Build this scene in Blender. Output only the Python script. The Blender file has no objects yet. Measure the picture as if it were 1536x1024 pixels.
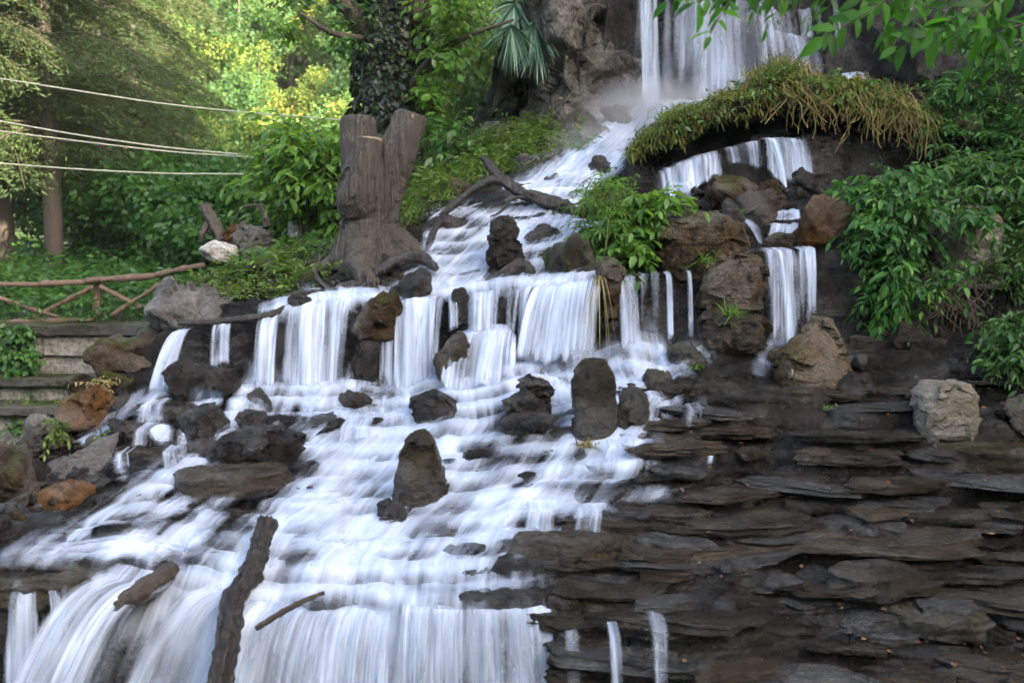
import bpy, bmesh, math, random
import numpy as np
from mathutils import Vector

# ------------------------------------------------------------------ camera, sky, sun, exposure
sc = bpy.context.scene
COL = sc.collection
EYE = 3.6                                    # eye height above the pool at the foot of the cascade
PITCH = math.atan((512 - 330) / 1500.0)
cam_d = bpy.data.cameras.new('camera')
cam = bpy.data.objects.new('camera', cam_d); COL.objects.link(cam)
cam.location = (0, 0, EYE)
cam.rotation_euler = (math.pi / 2 - PITCH, 0, 0)
cam_d.sensor_width = 36; cam_d.lens = 1500 / 1536 * 36
cam_d.clip_end = 600; cam_d.clip_start = 0.1
cam_d.dof.use_dof = True; cam_d.dof.focus_distance = 8.4; cam_d.dof.aperture_fstop = 2.0
sc.camera = cam

SUN_EL = math.radians(28); SUN_AZ = math.radians(-38)      # azimuth measured from +X towards +Y
sun_dir = Vector((math.cos(SUN_EL) * math.cos(SUN_AZ), math.cos(SUN_EL) * math.sin(SUN_AZ), math.sin(SUN_EL)))
w = bpy.data.worlds.new('World'); sc.world = w; w.use_nodes = True
nt = w.node_tree
bg = nt.nodes['Background']
sky = nt.nodes.new('ShaderNodeTexSky'); sky.sky_type = 'NISHITA'; sky.sun_disc = False
sky.sun_elevation = SUN_EL
sky.sun_rotation = math.pi / 2 - SUN_AZ       # Blender: 0 = +Y, clockwise
sky.air_density = 1.0; sky.dust_density = 5.0; sky.ozone_density = 0.3; sky.altitude = 300
hs = nt.nodes.new('ShaderNodeHueSaturation'); hs.inputs['Saturation'].default_value = .85      # thin high haze
nt.links.new(sky.outputs[0], hs.inputs['Color']); nt.links.new(hs.outputs[0], bg.inputs[0]); bg.inputs[1].default_value = 0.15
sl = bpy.data.lights.new('sun', 'SUN'); sl.energy = 5.0; sl.angle = math.radians(0.5); sl.color = (1, 0.86, 0.62)
so = bpy.data.objects.new('sun', sl); COL.objects.link(so)
so.rotation_euler = sun_dir.to_track_quat('Z', 'Y').to_euler(); so.location = (0, 0, 40)
sc.view_settings.view_transform = 'Standard'; sc.view_settings.look = 'None'
sc.view_settings.gamma = 1; sc.view_settings.exposure = 2.82
sc.render.engine = 'CYCLES'
sc.cycles.max_bounces = 6; sc.cycles.diffuse_bounces = 3; sc.cycles.glossy_bounces = 2
sc.cycles.transmission_bounces = 4; sc.cycles.transparent_max_bounces = 14
sc.cycles.use_denoising = True; sc.cycles.caustics_reflective = False; sc.cycles.caustics_refractive = False

# ------------------------------------------------------------------ geometry helpers
cP, sP = math.cos(PITCH), math.sin(PITCH)
def at(u, v, Y):
    """world point on the viewing ray of photo pixel (u, v) at distance Y along +Y"""
    u = np.asarray(u, float); v = np.asarray(v, float); Y = np.asarray(Y, float)
    cx = (u - 768) / 1500.0; cy = (512 - v) / 1500.0
    dy = cP + cy * sP; dz = -sP + cy * cP
    k = Y / dy
    return np.stack(np.broadcast_arrays(cx * k, Y, dz * k + EYE), -1)
def proj(P):
    P = np.asarray(P, float)
    y = P[..., 1]; z = P[..., 2] - EYE
    f = y * cP - z * sP; up = y * sP + z * cP
    return 768 + 1500 * P[..., 0] / f, 512 - 1500 * up / f
def vz(z, Y):                                # photo row of a point at height z relative to the eye
    return float(proj(np.array([0, Y, z + EYE]))[1])

def _hash(ix, iy, iz, seed):
    h = (ix.astype(np.uint32) * np.uint32(374761393) + iy.astype(np.uint32) * np.uint32(668265263)
         + iz.astype(np.uint32) * np.uint32(2147483647) + np.uint32((seed * 974711 + 12345) & 0xffffffff))
    h = (h ^ (h >> np.uint32(13))) * np.uint32(1274126177)
    h = (h ^ (h >> np.uint32(16))) * np.uint32(2246822519)
    h = h ^ (h >> np.uint32(15))
    return h.astype(np.float64) / 4294967295.0
def noise(P, seed=0):
    """value noise in [-1, 1], P: (..., 3)"""
    P = np.asarray(P, float)
    i = np.floor(P).astype(np.int64); f = P - i
    f = f * f * f * (f * (f * 6 - 15) + 10)
    i = i & 0xffffffff
    x, y, z = i[..., 0], i[..., 1], i[..., 2]
    x1, y1, z1 = x + 1, y + 1, z + 1
    a, b, c = f[..., 0], f[..., 1], f[..., 2]
    def L(p, q, t): return p + (q - p) * t
    r = L(L(L(_hash(x, y, z, seed), _hash(x1, y, z, seed), a), L(_hash(x, y1, z, seed), _hash(x1, y1, z, seed), a), b),
          L(L(_hash(x, y, z1, seed), _hash(x1, y, z1, seed), a), L(_hash(x, y1, z1, seed), _hash(x1, y1, z1, seed), a), b), c)
    return r * 2 - 1
def fbm(P, seed=0, octaves=4, gain=0.5, lac=2.03):
    P = np.asarray(P, float); s = 0; a = 1; n = 0
    for o in range(octaves):
        s = s + a * noise(P, seed + o * 7); n += a; a *= gain; P = P * lac + 3.7
    return s / n
def ridge(P, seed=0, octaves=3):
    P = np.asarray(P, float); s = 0; a = 1; n = 0
    for o in range(octaves):
        s = s + a * (1 - 2 * np.abs(noise(P, seed + o * 5))); n += a; a *= 0.5; P = P * 2.1 + 1.3
    return s / n
def sstep(a, b, x):
    t = np.clip((np.asarray(x, float) - a) / (b - a), 0, 1)
    return t * t * (3 - 2 * t)

def mesh_np(name, V, faces, mat=None, smooth=True, attrs=None, uv=None):
    """faces: list of (M,k) int arrays"""
    V = np.ascontiguousarray(V, np.float32)
    me = bpy.data.meshes.new(name)
    faces = [np.asarray(f, np.int32) for f in faces if len(f)]
    loops = np.concatenate([f.ravel() for f in faces])
    tot = np.concatenate([np.full(len(f), f.shape[1], np.int32) for f in faces])
    start = np.concatenate([[0], np.cumsum(tot)[:-1]]).astype(np.int32)
    me.vertices.add(len(V)); me.vertices.foreach_set('co', V.ravel())
    me.loops.add(len(loops)); me.loops.foreach_set('vertex_index', loops)
    me.polygons.add(len(tot)); me.polygons.foreach_set('loop_start', start); me.polygons.foreach_set('loop_total', tot)
    if smooth: me.polygons.foreach_set('use_smooth', np.ones(len(tot), bool))
    me.update(calc_edges=True)
    for k, a in (attrs or {}).items():
        at_ = me.attributes.new(k, 'FLOAT', 'POINT'); at_.data.foreach_set('value', np.ascontiguousarray(a, np.float32).ravel())
    if uv is not None:
        l = me.uv_layers.new(name='UVMap'); l.data.foreach_set('uv', np.ascontiguousarray(uv[loops], np.float32).ravel())
    if mat: me.materials.append(mat)
    return me
def link(name, me, parent=None, loc=None):
    o = bpy.data.objects.new(name, me); COL.objects.link(o)
    if parent is not None: o.parent = parent
    if loc is not None: o.location = loc
    return o
def tag(o, label=None, cat=None, group=None, kind=None):
    if label: o['label'] = label
    if cat: o['category'] = cat
    if group: o['group'] = group
    if kind: o['kind'] = kind
    return o
def thing(name, label, cat, loc, group=None):
    return tag(link(name, None, None, tuple(loc)), label, cat, group)
def part(name, V, faces, mat, root, **k):
    """a child mesh given in world coordinates"""
    lab = k.pop('label', None)
    V = np.asarray(V, float) - np.array(root.location if root.parent is None else root.parent.location)
    o = link(name, mesh_np(name, V, faces, mat, **k), root)
    if lab: o['label'] = lab
    return o
def solo(name, V, faces, mat, label, cat, base, group=None, **k):
    """a thing that is one mesh, given in world coordinates"""
    o = link(name, mesh_np(name, np.asarray(V, float) - np.array(base, float), faces, mat, **k), None, tuple(base))
    return tag(o, label, cat, group)
def grid_faces(nr, nc):
    r = np.arange(nr - 1)[:, None] * nc + np.arange(nc - 1)[None, :]
    return np.stack([r, r + 1, r + nc + 1, r + nc], -1).reshape(-1, 4)
def merge(items):
    """items: list of (V, [faces], rnd) -> one"""
    Vs, Fs, Rs, n = [], {}, [], 0
    for V, F, R in items:
        if len(V) == 0: continue
        Vs.append(V); Rs.append(R if np.ndim(R) else np.full(len(V), R))
        for f in F:
            if len(f): Fs.setdefault(f.shape[1], []).append(f + n)
        n += len(V)
    return np.concatenate(Vs), [np.concatenate(x) for x in Fs.values()], np.concatenate(Rs)
def unit(a):
    return a / np.maximum(np.linalg.norm(a, axis=-1, keepdims=True), 1e-9)

def spline(pts, n):
    """Catmull-Rom through pts (k, d) sampled n times"""
    p = np.asarray(pts, float); k = len(p)
    p = np.concatenate([[2 * p[0] - p[1]], p, [2 * p[-1] - p[-2]]])
    t = np.linspace(0, k - 1 - 1e-6, n); i = t.astype(int); f = (t - i)[:, None]
    a, b, c, d = p[i], p[i + 1], p[i + 2], p[i + 3]
    return 0.5 * (2 * b + (c - a) * f + (2 * a - 5 * b + 4 * c - d) * f ** 2 + (3 * b - a - 3 * c + d) * f ** 3)
def tube(pts, radii, nseg=10, n=None, amp=0.0, freq=6.0, seed=0, flute=0.0, cap=True):
    """tapered tube through pts with bark noise"""
    pts = np.asarray(pts, float); radii = np.asarray(radii, float)
    n = n or max(len(pts) * 5, 8)
    C = spline(pts, n); R = np.maximum(spline(radii[:, None], n)[:, 0], 0.0005)
    T = unit(np.gradient(C, axis=0))
    ref = np.array([0.0, 0, 1]) if abs(T[0, 2]) < 0.9 else np.array([1.0, 0, 0])
    S = np.empty_like(T); s = unit(np.cross(T[0], ref))
    for i in range(n):
        s = s - T[i] * np.dot(s, T[i]); s = s / max(np.linalg.norm(s), 1e-9); S[i] = s
    B = np.cross(T, S)
    a = np.linspace(0, 2 * np.pi, nseg, endpoint=False)
    V = C[:, None] + R[:, None, None] * (np.cos(a)[None, :, None] * S[:, None] + np.sin(a)[None, :, None] * B[:, None])
    if amp or flute:
        N = unit(V - C[:, None])
        d = amp * fbm(V * freq, seed, 4)
        if flute:
            L = np.cumsum(np.concatenate([[0], np.linalg.norm(np.diff(C, axis=0), axis=1)]))
            q = np.stack([np.broadcast_to(np.cos(a) * 3, (n, nseg)), np.broadcast_to(np.sin(a) * 3, (n, nseg)),
                          np.broadcast_to((L * 1.2)[:, None], (n, nseg))], -1)
            d = d + flute * ridge(q, seed + 3, 3)
        V = V + N * d[..., None] * np.minimum(1, R / R.max() * 1.4)[:, None, None]
    V = V.reshape(-1, 3)
    r = np.arange(n - 1)[:, None] * nseg; c = np.arange(nseg)[None, :]; c1 = (c + 1) % nseg
    F = np.stack([r + c, r + c1, r + nseg + c1, r + nseg + c], -1).reshape(-1, 4)
    tri = np.zeros((0, 3), int)
    if cap:
        V = np.concatenate([V, C[:1], C[-1:]]); b = n * nseg
        c = np.arange(nseg); c1 = (c + 1) % nseg
        tri = np.concatenate([np.stack([np.full(nseg, b), c1, c], -1),
                              np.stack([np.full(nseg, b + 1), (n - 1) * nseg + c, (n - 1) * nseg + c1], -1)])
    return V, [F, tri], 0.5
def thin_tubes(C, R, nseg=4):
    """C: (m, k, 3) polylines, R: (m, k) or scalar"""
    m, k, _ = C.shape
    if m == 0: return np.zeros((0, 3)), [], np.zeros(0)
    R = np.broadcast_to(R, (m, k))
    T = unit(np.gradient(C, axis=1))
    ref = np.where(np.abs(T[..., 2:3]) < 0.9, np.array([0.0, 0, 1]), np.array([1.0, 0, 0]))
    S = unit(np.cross(T, ref)); B = np.cross(T, S)
    a = np.linspace(0, 2 * np.pi, nseg, endpoint=False)
    V = C[:, :, None] + R[:, :, None, None] * (np.cos(a)[None, None, :, None] * S[:, :, None] + np.sin(a)[None, None, :, None] * B[:, :, None])
    base = (np.arange(m) * k * nseg)[:, None, None] + (np.arange(k - 1) * nseg)[None, :, None]
    c = np.arange(nseg)[None, None]; c1 = (c + 1) % nseg
    F = np.stack([base + c, base + c1, base + nseg + c1, base + nseg + c], -1).reshape(-1, 4)
    return V.reshape(-1, 3), [F], np.full(m * k * nseg, 0.5)

def facets(V, seed, size, amp, stretch=(1, 1, 1)):
    """chipped-block displacement: nearest-seed cells, each a tilted plane"""
    rng = np.random.default_rng(seed); Q = V * np.array(stretch) / size
    Q = Q + .35 * np.stack([fbm(Q * 1.3, seed + k, 3) for k in (1, 2, 3)], -1)
    lo, hi = Q.min(0) - .3, Q.max(0) + .3
    n = int(np.clip(np.prod(np.maximum(hi - lo, 1)) * 1.1, 14, 900)); S = rng.uniform(lo, hi, (n, 3)); out = np.empty(len(Q))
    h = rng.uniform(-.5, .5, n); g = rng.normal(0, .55, (n, 3))
    for i in range(0, len(Q), 20000):
        q = Q[i:i + 20000]; j = np.argmin(((q[:, None] - S[None]) ** 2).sum(-1), 1)
        out[i:i + 20000] = h[j] + ((q - S[j]) * g[j]).sum(1)
    return out * amp
# leaf templates: (along, across, lift), faces
LEAF = (np.array([[0, 0, 0], [.28, -.42, .06], [.3, 0, 0], [.28, .42, .06], [.66, -.36, .02], [.68, 0, -.05], [.66, .36, .02], [1, 0, -.16]]),
        [np.array([[0, 2, 1], [0, 3, 2], [4, 5, 7], [5, 6, 7]]), np.array([[1, 2, 5, 4], [2, 3, 6, 5]])])
CARD = (np.array([[0, 0, 0], [.45, -.5, .05], [1, 0, -.12], [.5, .5, .05]]), [np.array([[0, 3, 2, 1]])])
BLADE = (np.array([[0, -.5, 0], [0, .5, 0], [.5, -.4, 0], [.5, .4, 0], [1, 0, 0]]), [np.array([[0, 1, 3, 2]]), np.array([[2, 3, 4]])])
def leaves(P, D, N, L, W, rnd, tmpl=LEAF):
    T, F = tmpl
    n = len(P)
    if n == 0: return np.zeros((0, 3)), [], np.zeros(0)
    D = unit(D); S = unit(np.cross(D, N)); N = np.cross(S, D)
    L = np.broadcast_to(L, n)[:, None, None]; W = np.broadcast_to(W, n)[:, None, None]
    V = P[:, None] + D[:, None] * T[None, :, :1] * L + S[:, None] * T[None, :, 1:2] * W + N[:, None] * T[None, :, 2:] * L
    k = len(T)
    FF = [(np.arange(n)[:, None, None] * k + f[None]).reshape(-1, f.shape[1]) for f in F]
    return V.reshape(-1, 3), FF, np.repeat(rnd, k)
def sprigs(rng, P, D, L, m, leafL, leafW, droop=0.5, tmpl=LEAF, spread=0.9, jitter=0.25, hang=0.3, r=0.004, rb=None):
    """twigs from P along D (length L), m leaves each, alternating; returns leaf mesh and stem mesh"""
    n = len(P); k = 6
    D = unit(D); L = np.broadcast_to(L, n)
    t = np.linspace(0, 1, k)
    C = P[:, None] + D[:, None] * (t[None, :, None] * L[:, None, None])
    C[..., 2] -= droop * (t[None] ** 2) * L[:, None] * 0.6
    stem = thin_tubes(C, np.linspace(1, .35, k)[None] * r)
    tt = np.linspace(0.15, 1.0, m)[None] + rng.normal(0, .03, (n, m)); tt = np.clip(tt, 0.05, 1)
    Q = P[:, None] + D[:, None] * (tt[..., None] * L[:, None, None]); Q[..., 2] -= droop * tt ** 2 * L[:, None] * 0.6
    Td = np.broadcast_to(D[:, None], Q.shape).copy(); Td[..., 2] -= droop * tt * 1.2; Td = unit(Td)
    up = np.broadcast_to(np.array([0.0, 0, 1]), Td.shape)
    S = unit(np.cross(Td, up) + 1e-6)
    side = np.where(np.arange(m) % 2 == 0, 1.0, -1.0)[None, :, None]
    side = np.where((np.arange(m) == m - 1)[None, :, None], 0, side)
    LD = Td * (1 - spread * .45) + S * side * spread + rng.normal(0, jitter, Td.shape); LD[..., 2] -= hang
    LN = up + rng.normal(0, .45, Td.shape) - Td * .1
    sz = rng.uniform(.6, 1.15, (n, m)) * rng.uniform(.65, 1.15, (n, 1)) * (1 - .3 * np.abs(tt - .45))
    base = (rng.random(n) if rb is None else rb)[:, None]
    rn = np.clip(.6 * base + .4 * rng.random((n, m)), 0, 1)
    lf = leaves(Q.reshape(-1, 3), LD.reshape(-1, 3), LN.reshape(-1, 3), leafL * sz.ravel(), leafW * sz.ravel(), rn.ravel(), tmpl)
    return lf, stem
def grass(rng, P, D, L, W, bend, k=5, rnd=None):
    """drooping blades"""
    n = len(P); D = unit(D); L = np.broadcast_to(L, n); W = np.broadcast_to(W, n)
    t = np.linspace(0, 1, k)
    C = P[:, None] + D[:, None] * (t[None, :, None] * L[:, None, None])
    C[..., 2] -= np.broadcast_to(bend, n)[:, None] * t[None] ** 2 * L[:, None]
    S = unit(np.cross(D, np.array([0, 0, 1.0]) + rng.normal(0, .4, (n, 3))))
    wv = (1 - t ** 1.6)[None, :, None] * W[:, None, None] * .5 + .0006
    V = np.stack([C - S[:, None] * wv, C + S[:, None] * wv], 2).reshape(n, 2 * k, 3)
    f = np.array([[2 * i, 2 * i + 1, 2 * i + 3, 2 * i + 2] for i in range(k - 1)])
    F = (np.arange(n)[:, None, None] * 2 * k + f[None]).reshape(-1, 4)
    rnd = rng.random(n) if rnd is None else rnd
    return V.reshape(-1, 3), [F], np.repeat(rnd, 2 * k)
def rdirs(rng, n, up=0.0):
    d = rng.normal(0, 1, (n, 3)); d[:, 2] += up
    return unit(d)

# ------------------------------------------------------------------ materials
class NT:
    def __init__(s, name):
        s.m = bpy.data.materials.new(name); s.m.use_nodes = True; s.t = s.m.node_tree
        s.b = s.t.nodes['Principled BSDF']; s.out = s.t.nodes['Material Output']
    def n(s, typ, **k):
        x = s.t.nodes.new(typ)
        for a, b in k.items(): setattr(x, a, b)
        return x
    def l(s, a, b): s.t.links.new(a, b)
    def val(s, sock, v):
        if hasattr(v, 'is_output') or isinstance(v, bpy.types.NodeSocket): s.l(v, sock)
        else: sock.default_value = v
    def noise(s, vec, scale, detail=6, rough=.6, dist=0.0, out='Fac'):
        x = s.n('ShaderNodeTexNoise'); s.val(x.inputs['Scale'], scale); x.inputs['Detail'].default_value = detail
        x.inputs['Roughness'].default_value = rough; x.inputs['Distortion'].default_value = dist
        if vec is not None: s.l(vec, x.inputs['Vector'])
        return x.outputs[out]
    def ramp(s, fac, stops):
        x = s.n('ShaderNodeValToRGB'); e = x.color_ramp.elements
        while len(e) < len(stops): e.new(.5)
        for a, (p, c) in zip(e, stops):
            a.position = p; a.color = (*c, 1) if len(c) == 3 else c
        s.l(fac, x.inputs[0]); return x.outputs[0]
    def math(s, op, a, b=0.0, c=0.0, clamp=False):
        x = s.n('ShaderNodeMath', operation=op, use_clamp=clamp)
        s.val(x.inputs[0], a); s.val(x.inputs[1], b); s.val(x.inputs[2], c); return x.outputs[0]
    def mix(s, f, a, b, mode='MIX'):
        x = s.n('ShaderNodeMix', data_type='RGBA', blend_type=mode)
        s.val(x.inputs[0], f); s.val(x.inputs[6], a if not isinstance(a, tuple) else (*a, 1)[:4]); s.val(x.inputs[7], b if not isinstance(b, tuple) else (*b, 1)[:4])
        return x.outputs[2]
    def mapr(s, v, a, b, c, d):
        x = s.n('ShaderNodeMapRange'); s.val(x.inputs[0], v)
        for i, q in enumerate((a, b, c, d)): s.val(x.inputs[i + 1], q)
        return x.outputs[0]
    def bump(s, h, strength, dist, prev=None):
        x = s.n('ShaderNodeBump'); x.inputs['Strength'].default_value = strength; x.inputs['Distance'].default_value = dist
        s.l(h, x.inputs['Height'])
        if prev is not None: s.l(prev, x.inputs['Normal'])
        return x.outputs[0]
    def mapping(s, vec, scale):
        x = s.n('ShaderNodeMapping'); x.inputs['Scale'].default_value = scale; s.l(vec, x.inputs[0]); return x.outputs[0]
def coords(N):
    """object coordinates shifted by a per-object random, so copies never repeat"""
    tc = N.n('ShaderNodeTexCoord'); oi = N.n('ShaderNodeObjectInfo')
    a = N.n('ShaderNodeVectorMath', operation='ADD'); N.l(tc.outputs['Object'], a.inputs[0])
    m = N.math('MULTIPLY', oi.outputs['Random'], 37.0); N.l(m, a.inputs[1])
    return a.outputs[0], oi.outputs['Random']
def rock_mat(name, cols, scale=4.0, rough=(.3, .7), moss=0.0, wet=0.0, moss_col=(.028, .033, .008), strata=0.0, bump=1.0, spec=.5, lichen=0.0):
    N = NT(name); v, rnd = coords(N)
    n1 = N.noise(v, scale, 8, .65, .4); n2 = N.noise(v, scale * 5, 8, .7); n3 = N.noise(v, scale * .5, 4, .5)
    k = len(cols)
    c = N.ramp(n1, [(.28 + .44 * i / (k - 1), cols[i]) for i in range(k)])
    c = N.mix(N.mapr(n2, .42, .62, 0, .85), c, tuple(x * .3 for x in cols[0]))
    n5 = N.noise(v, scale * 14, 6, .75); c = N.mix(N.mapr(n5, .52, .7, 0, .3), c, tuple(min(.6, x * 1.7) for x in cols[-1]))
    vr = N.n('ShaderNodeTexVoronoi', feature='DISTANCE_TO_EDGE'); vr.inputs['Scale'].default_value = scale * 1.1
    wv = N.n('ShaderNodeVectorMath', operation='ADD'); N.l(v, wv.inputs[0])
    nn = N.n('ShaderNodeTexNoise'); nn.inputs['Scale'].default_value = scale * 1.5; nn.inputs['Detail'].default_value = 5; N.l(v, nn.inputs['Vector'])
    sc_ = N.n('ShaderNodeVectorMath', operation='SCALE'); sc_.inputs['Scale'].default_value = .35; N.l(nn.outputs['Color'], sc_.inputs[0]); N.l(sc_.outputs[0], wv.inputs[1])
    N.l(wv.outputs[0], vr.inputs['Vector'])
    crack = N.mapr(vr.outputs['Distance'], 0, .05, 0, 1)
    c = N.mix(N.mapr(rnd, 0, 1, 0, .45), c, cols[-1]); r2 = N.math('FRACT', N.math('MULTIPLY', rnd, 7.31)); c = N.mix(N.mapr(r2, .5, 1, 0, .5), c, cols[0])
    if lichen:
        lf = N.mapr(N.noise(v, scale * 2.2, 6, .7), .6, .66, 0, lichen); c = N.mix(lf, c, (.32, .33, .29))
    if moss:
        g = N.n('ShaderNodeNewGeometry'); sx = N.n('ShaderNodeSeparateXYZ'); N.l(g.outputs['Normal'], sx.inputs[0])
        mf = N.math('ADD', N.math('MULTIPLY', sx.outputs['Z'], .35), N.noise(v, scale * 1.3, 5, .6))
        mf = N.mapr(mf, .85 - moss * .4, 1.0 - moss * .4, 0, 1)
        c = N.mix(mf, c, N.ramp(n2, [(.3, moss_col), (.7, tuple(x * 2.4 for x in moss_col))]))
    N.l(c, N.b.inputs['Base Color'])
    N.l(N.mapr(N.math('ADD', n2, N.math('MULTIPLY', n3, .6)), .5, 1.1, rough[0], rough[1]), N.b.inputs['Roughness'])
    N.l(N.mapr(n3, .44, .58, spec * .1, spec * 1.5), N.b.inputs['Specular IOR Level'])
    b = N.bump(n1, .8 * bump, .09)
    b = N.bump(n2, 1.0 * bump, .06, b)
    b = N.bump(n5, .35 * bump, .01, b)
    b = N.bump(crack, .5 * bump, .03, b)
    if strata:
        st = N.noise(N.mapping(v, (1.5, 1.5, 22)), 1.6, 6, .6); b = N.bump(st, strata, .05, b)
    N.l(b, N.b.inputs['Normal'])
    if wet:
        N.l(N.mapr(n3, .42, .56, wet, wet * .35), N.b.inputs['Coat Weight']); N.b.inputs['Coat Roughness'].default_value = .07; N.b.inputs['Coat IOR'].default_value = 1.5
        n6 = N.noise(v, scale * 9, 4, .7); N.l(N.bump(n6, 1.0, .10, b), N.b.inputs['Coat Normal'])
    return N.m
def leaf_mat(name, stops, trans=.35, rough=.42, tcol=None, spec=.4):
    N = NT(name)
    a = N.n('ShaderNodeAttribute', attribute_name='rnd')
    tc = N.n('ShaderNodeTexCoord')
    v = N.math('ADD', a.outputs['Fac'], N.math('MULTIPLY', N.math('SUBTRACT', N.noise(tc.outputs['Object'], 1.7, 3), .5), .7), clamp=True)
    c = N.ramp(v, stops)
    N.l(c, N.b.inputs['Base Color']); N.b.inputs['Roughness'].default_value = rough; N.b.inputs['Specular IOR Level'].default_value = spec
    t = N.n('ShaderNodeBsdfTranslucent')
    N.l(N.mix(.5, c, tcol or (.25, .42, .03)), t.inputs[0])
    m = N.n('ShaderNodeMixShader'); m.inputs[0].default_value = trans
    N.l(N.b.outputs[0], m.inputs[1]); N.l(t.outputs[0], m.inputs[2]); N.l(m.outputs[0], N.out.inputs[0])
    return N.m
def bark_mat(name, c0, c1, c2, stretch=(9, 9, 1.2), rough=.75, bump=1.0):
    N = NT(name); v, _ = coords(N)
    n1 = N.noise(N.mapping(v, stretch), 2.2, 8, .65, .6); n2 = N.noise(v, 3, 5); n3 = N.noise(v, 40, 4)
    c = N.mix(n2, N.ramp(n1, [(.3, c0), (.7, c1)]), c2)
    c = N.mix(N.mapr(n3, .5, .75, 0, .5), c, tuple(x * .3 for x in c0))
    N.l(c, N.b.inputs['Base Color']); N.b.inputs['Roughness'].default_value = rough
    N.l(N.bump(n3, .3 * bump, .01, N.bump(n1, .8 * bump, .04)), N.b.inputs['Normal'])
    return N.m
def plain_mat(name, col, rough=.6, var=.3, scale=8, bump=.3, metal=0):
    N = NT(name); v, _ = coords(N)
    n1 = N.noise(v, scale, 6)
    c = N.mix(N.mapr(n1, .3, .7, 0, 1), tuple(x * (1 - var) for x in col), tuple(min(1, x * (1 + var)) for x in col))
    N.l(c, N.b.inputs['Base Color']); N.b.inputs['Roughness'].default_value = rough; N.b.inputs['Metallic'].default_value = metal
    N.l(N.bump(n1, bump, .02), N.b.inputs['Normal'])
    return N.m

M = {}
M['wet'] = rock_mat('wet_rock', [(.004, .0034, .003), (.015, .0115, .009), (.055, .041, .03)], 5, (.06, .5), strata=.25, spec=.5, wet=.8)
M['bank'] = rock_mat('wet_slate_bank', [(.005, .004, .0035), (.015, .0115, .009), (.04, .03, .021)], 4, (.1, .5), strata=.6, spec=.45, wet=.6)
M['slab'] = rock_mat('wet_slate', [(.006, .0047, .0035), (.025, .0185, .0125), (.085, .063, .04)], 5, (.06, .5), strata=.6, spec=.5, wet=.9)
M['brown'] = rock_mat('brown_rock', [(.012, .008, .005), (.045, .029, .016), (.11, .072, .04)], 4, (.3, .7), moss=.25)
M['rust'] = rock_mat('rusty_rock', [(.025, .012, .005), (.1, .046, .016), (.2, .1, .04)], 5, (.35, .75), moss=.1)
M['tan'] = rock_mat('tan_rock', [(.022, .015, .009), (.085, .06, .034), (.2, .145, .085)], 4, (.4, .8), moss=.2)
M['pale'] = rock_mat('pale_rock', [(.06, .05, .038), (.17, .145, .11), (.29, .255, .2)], 4.5, (.5, .85), bump=.8, lichen=.5)
M['grey'] = rock_mat('grey_rock', [(.028, .026, .025), (.105, .096, .09), (.24, .225, .21)], 4, (.45, .85), bump=1.2, lichen=.5)
M['olive'] = rock_mat('olive_rock', [(.01, .0075, .0045), (.034, .025, .012), (.09, .065, .03)], 5, (.1, .5), moss=.06, spec=.6, wet=.6)
M['mossy'] = rock_mat('mossy_rock', [(.014, .013, .01), (.035, .03, .02), (.06, .05, .03)], 4, (.5, .9), moss=.75)
M['slabbrown'] = rock_mat('brown_slate', [(.012, .008, .005), (.05, .034, .02), (.13, .092, .056)], 5, (.08, .5), strata=.5, spec=.5, wet=.8)
M['slabgrey'] = rock_mat('grey_slate', [(.014, .013, .013), (.05, .047, .046), (.13, .125, .12)], 5, (.06, .45), strata=.5, spec=.6, wet=1.0)
M['cliff'] = rock_mat('cliff_rock', [(.026, .024, .021), (.115, .105, .09), (.34, .315, .275)], 2.2, (.3, .8), moss=.08, bump=1.6, lichen=.45)
M['bark'] = bark_mat('weathered_bark', (.010, .008, .0065), (.17, .14, .115), (.06, .048, .04), (16, 16, 1.0), bump=2.0)
M['cutwood'] = bark_mat('cut_wood', (.16, .115, .07), (.33, .25, .16), (.25, .19, .12), (6, 6, 6))
M['drift'] = bark_mat('wet_driftwood', (.006, .005, .0045), (.045, .036, .03), (.022, .018, .016), rough=.35, bump=1.6)
M['driftbrown'] = bark_mat('brown_driftwood', (.015, .010, .007), (.085, .058, .04), (.045, .032, .024), rough=.5, bump=1.5)
M['trunk'] = bark_mat('tree_bark', (.035, .027, .02), (.11, .085, .065), (.07, .055, .045))
M['fence'] = bark_mat('rustic_fence_wood', (.07, .038, .025), (.25, .15, .1), (.16, .1, .07), rough=.7, bump=1.6)
M['stem'] = plain_mat('green_stem', (.045, .055, .018), .6)
M['twig'] = plain_mat('brown_twig', (.05, .035, .022), .7)
M['straw'] = leaf_mat('dry_grass', [(0, (.08, .06, .018)), (.35, (.2, .14, .045)), (.7, (.34, .25, .1)), (1, (.16, .19, .035))], .3, .6, (.3, .25, .08))
M['moss'] = leaf_mat('moss_tufts', [(0, (.03, .035, .008)), (.4, (.09, .1, .016)), (.75, (.17, .15, .025)), (1, (.13, .2, .03))], .3, .7)
M['grass'] = leaf_mat('green_grass', [(0, (.03, .06, .012)), (.5, (.07, .13, .02)), (1, (.14, .19, .035))], .35, .5)
M['vine'] = leaf_mat('vine_leaf', [(0, (.018, .055, .014)), (.45, (.04, .125, .026)), (.85, (.09, .23, .04)), (1, (.2, .26, .05))], .35, .42, (.12, .36, .04), .25)
M['shrub'] = leaf_mat('shrub_leaf', [(0, (.02, .055, .013)), (.5, (.045, .12, .024)), (1, (.1, .2, .035))], .35, .4, (.18, .4, .05))
M['bright'] = leaf_mat('bright_leaf', [(0, (.03, .08, .012)), (.5, (.07, .17, .022)), (1, (.14, .27, .035))], .45, .42, (.35, .6, .05))
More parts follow.
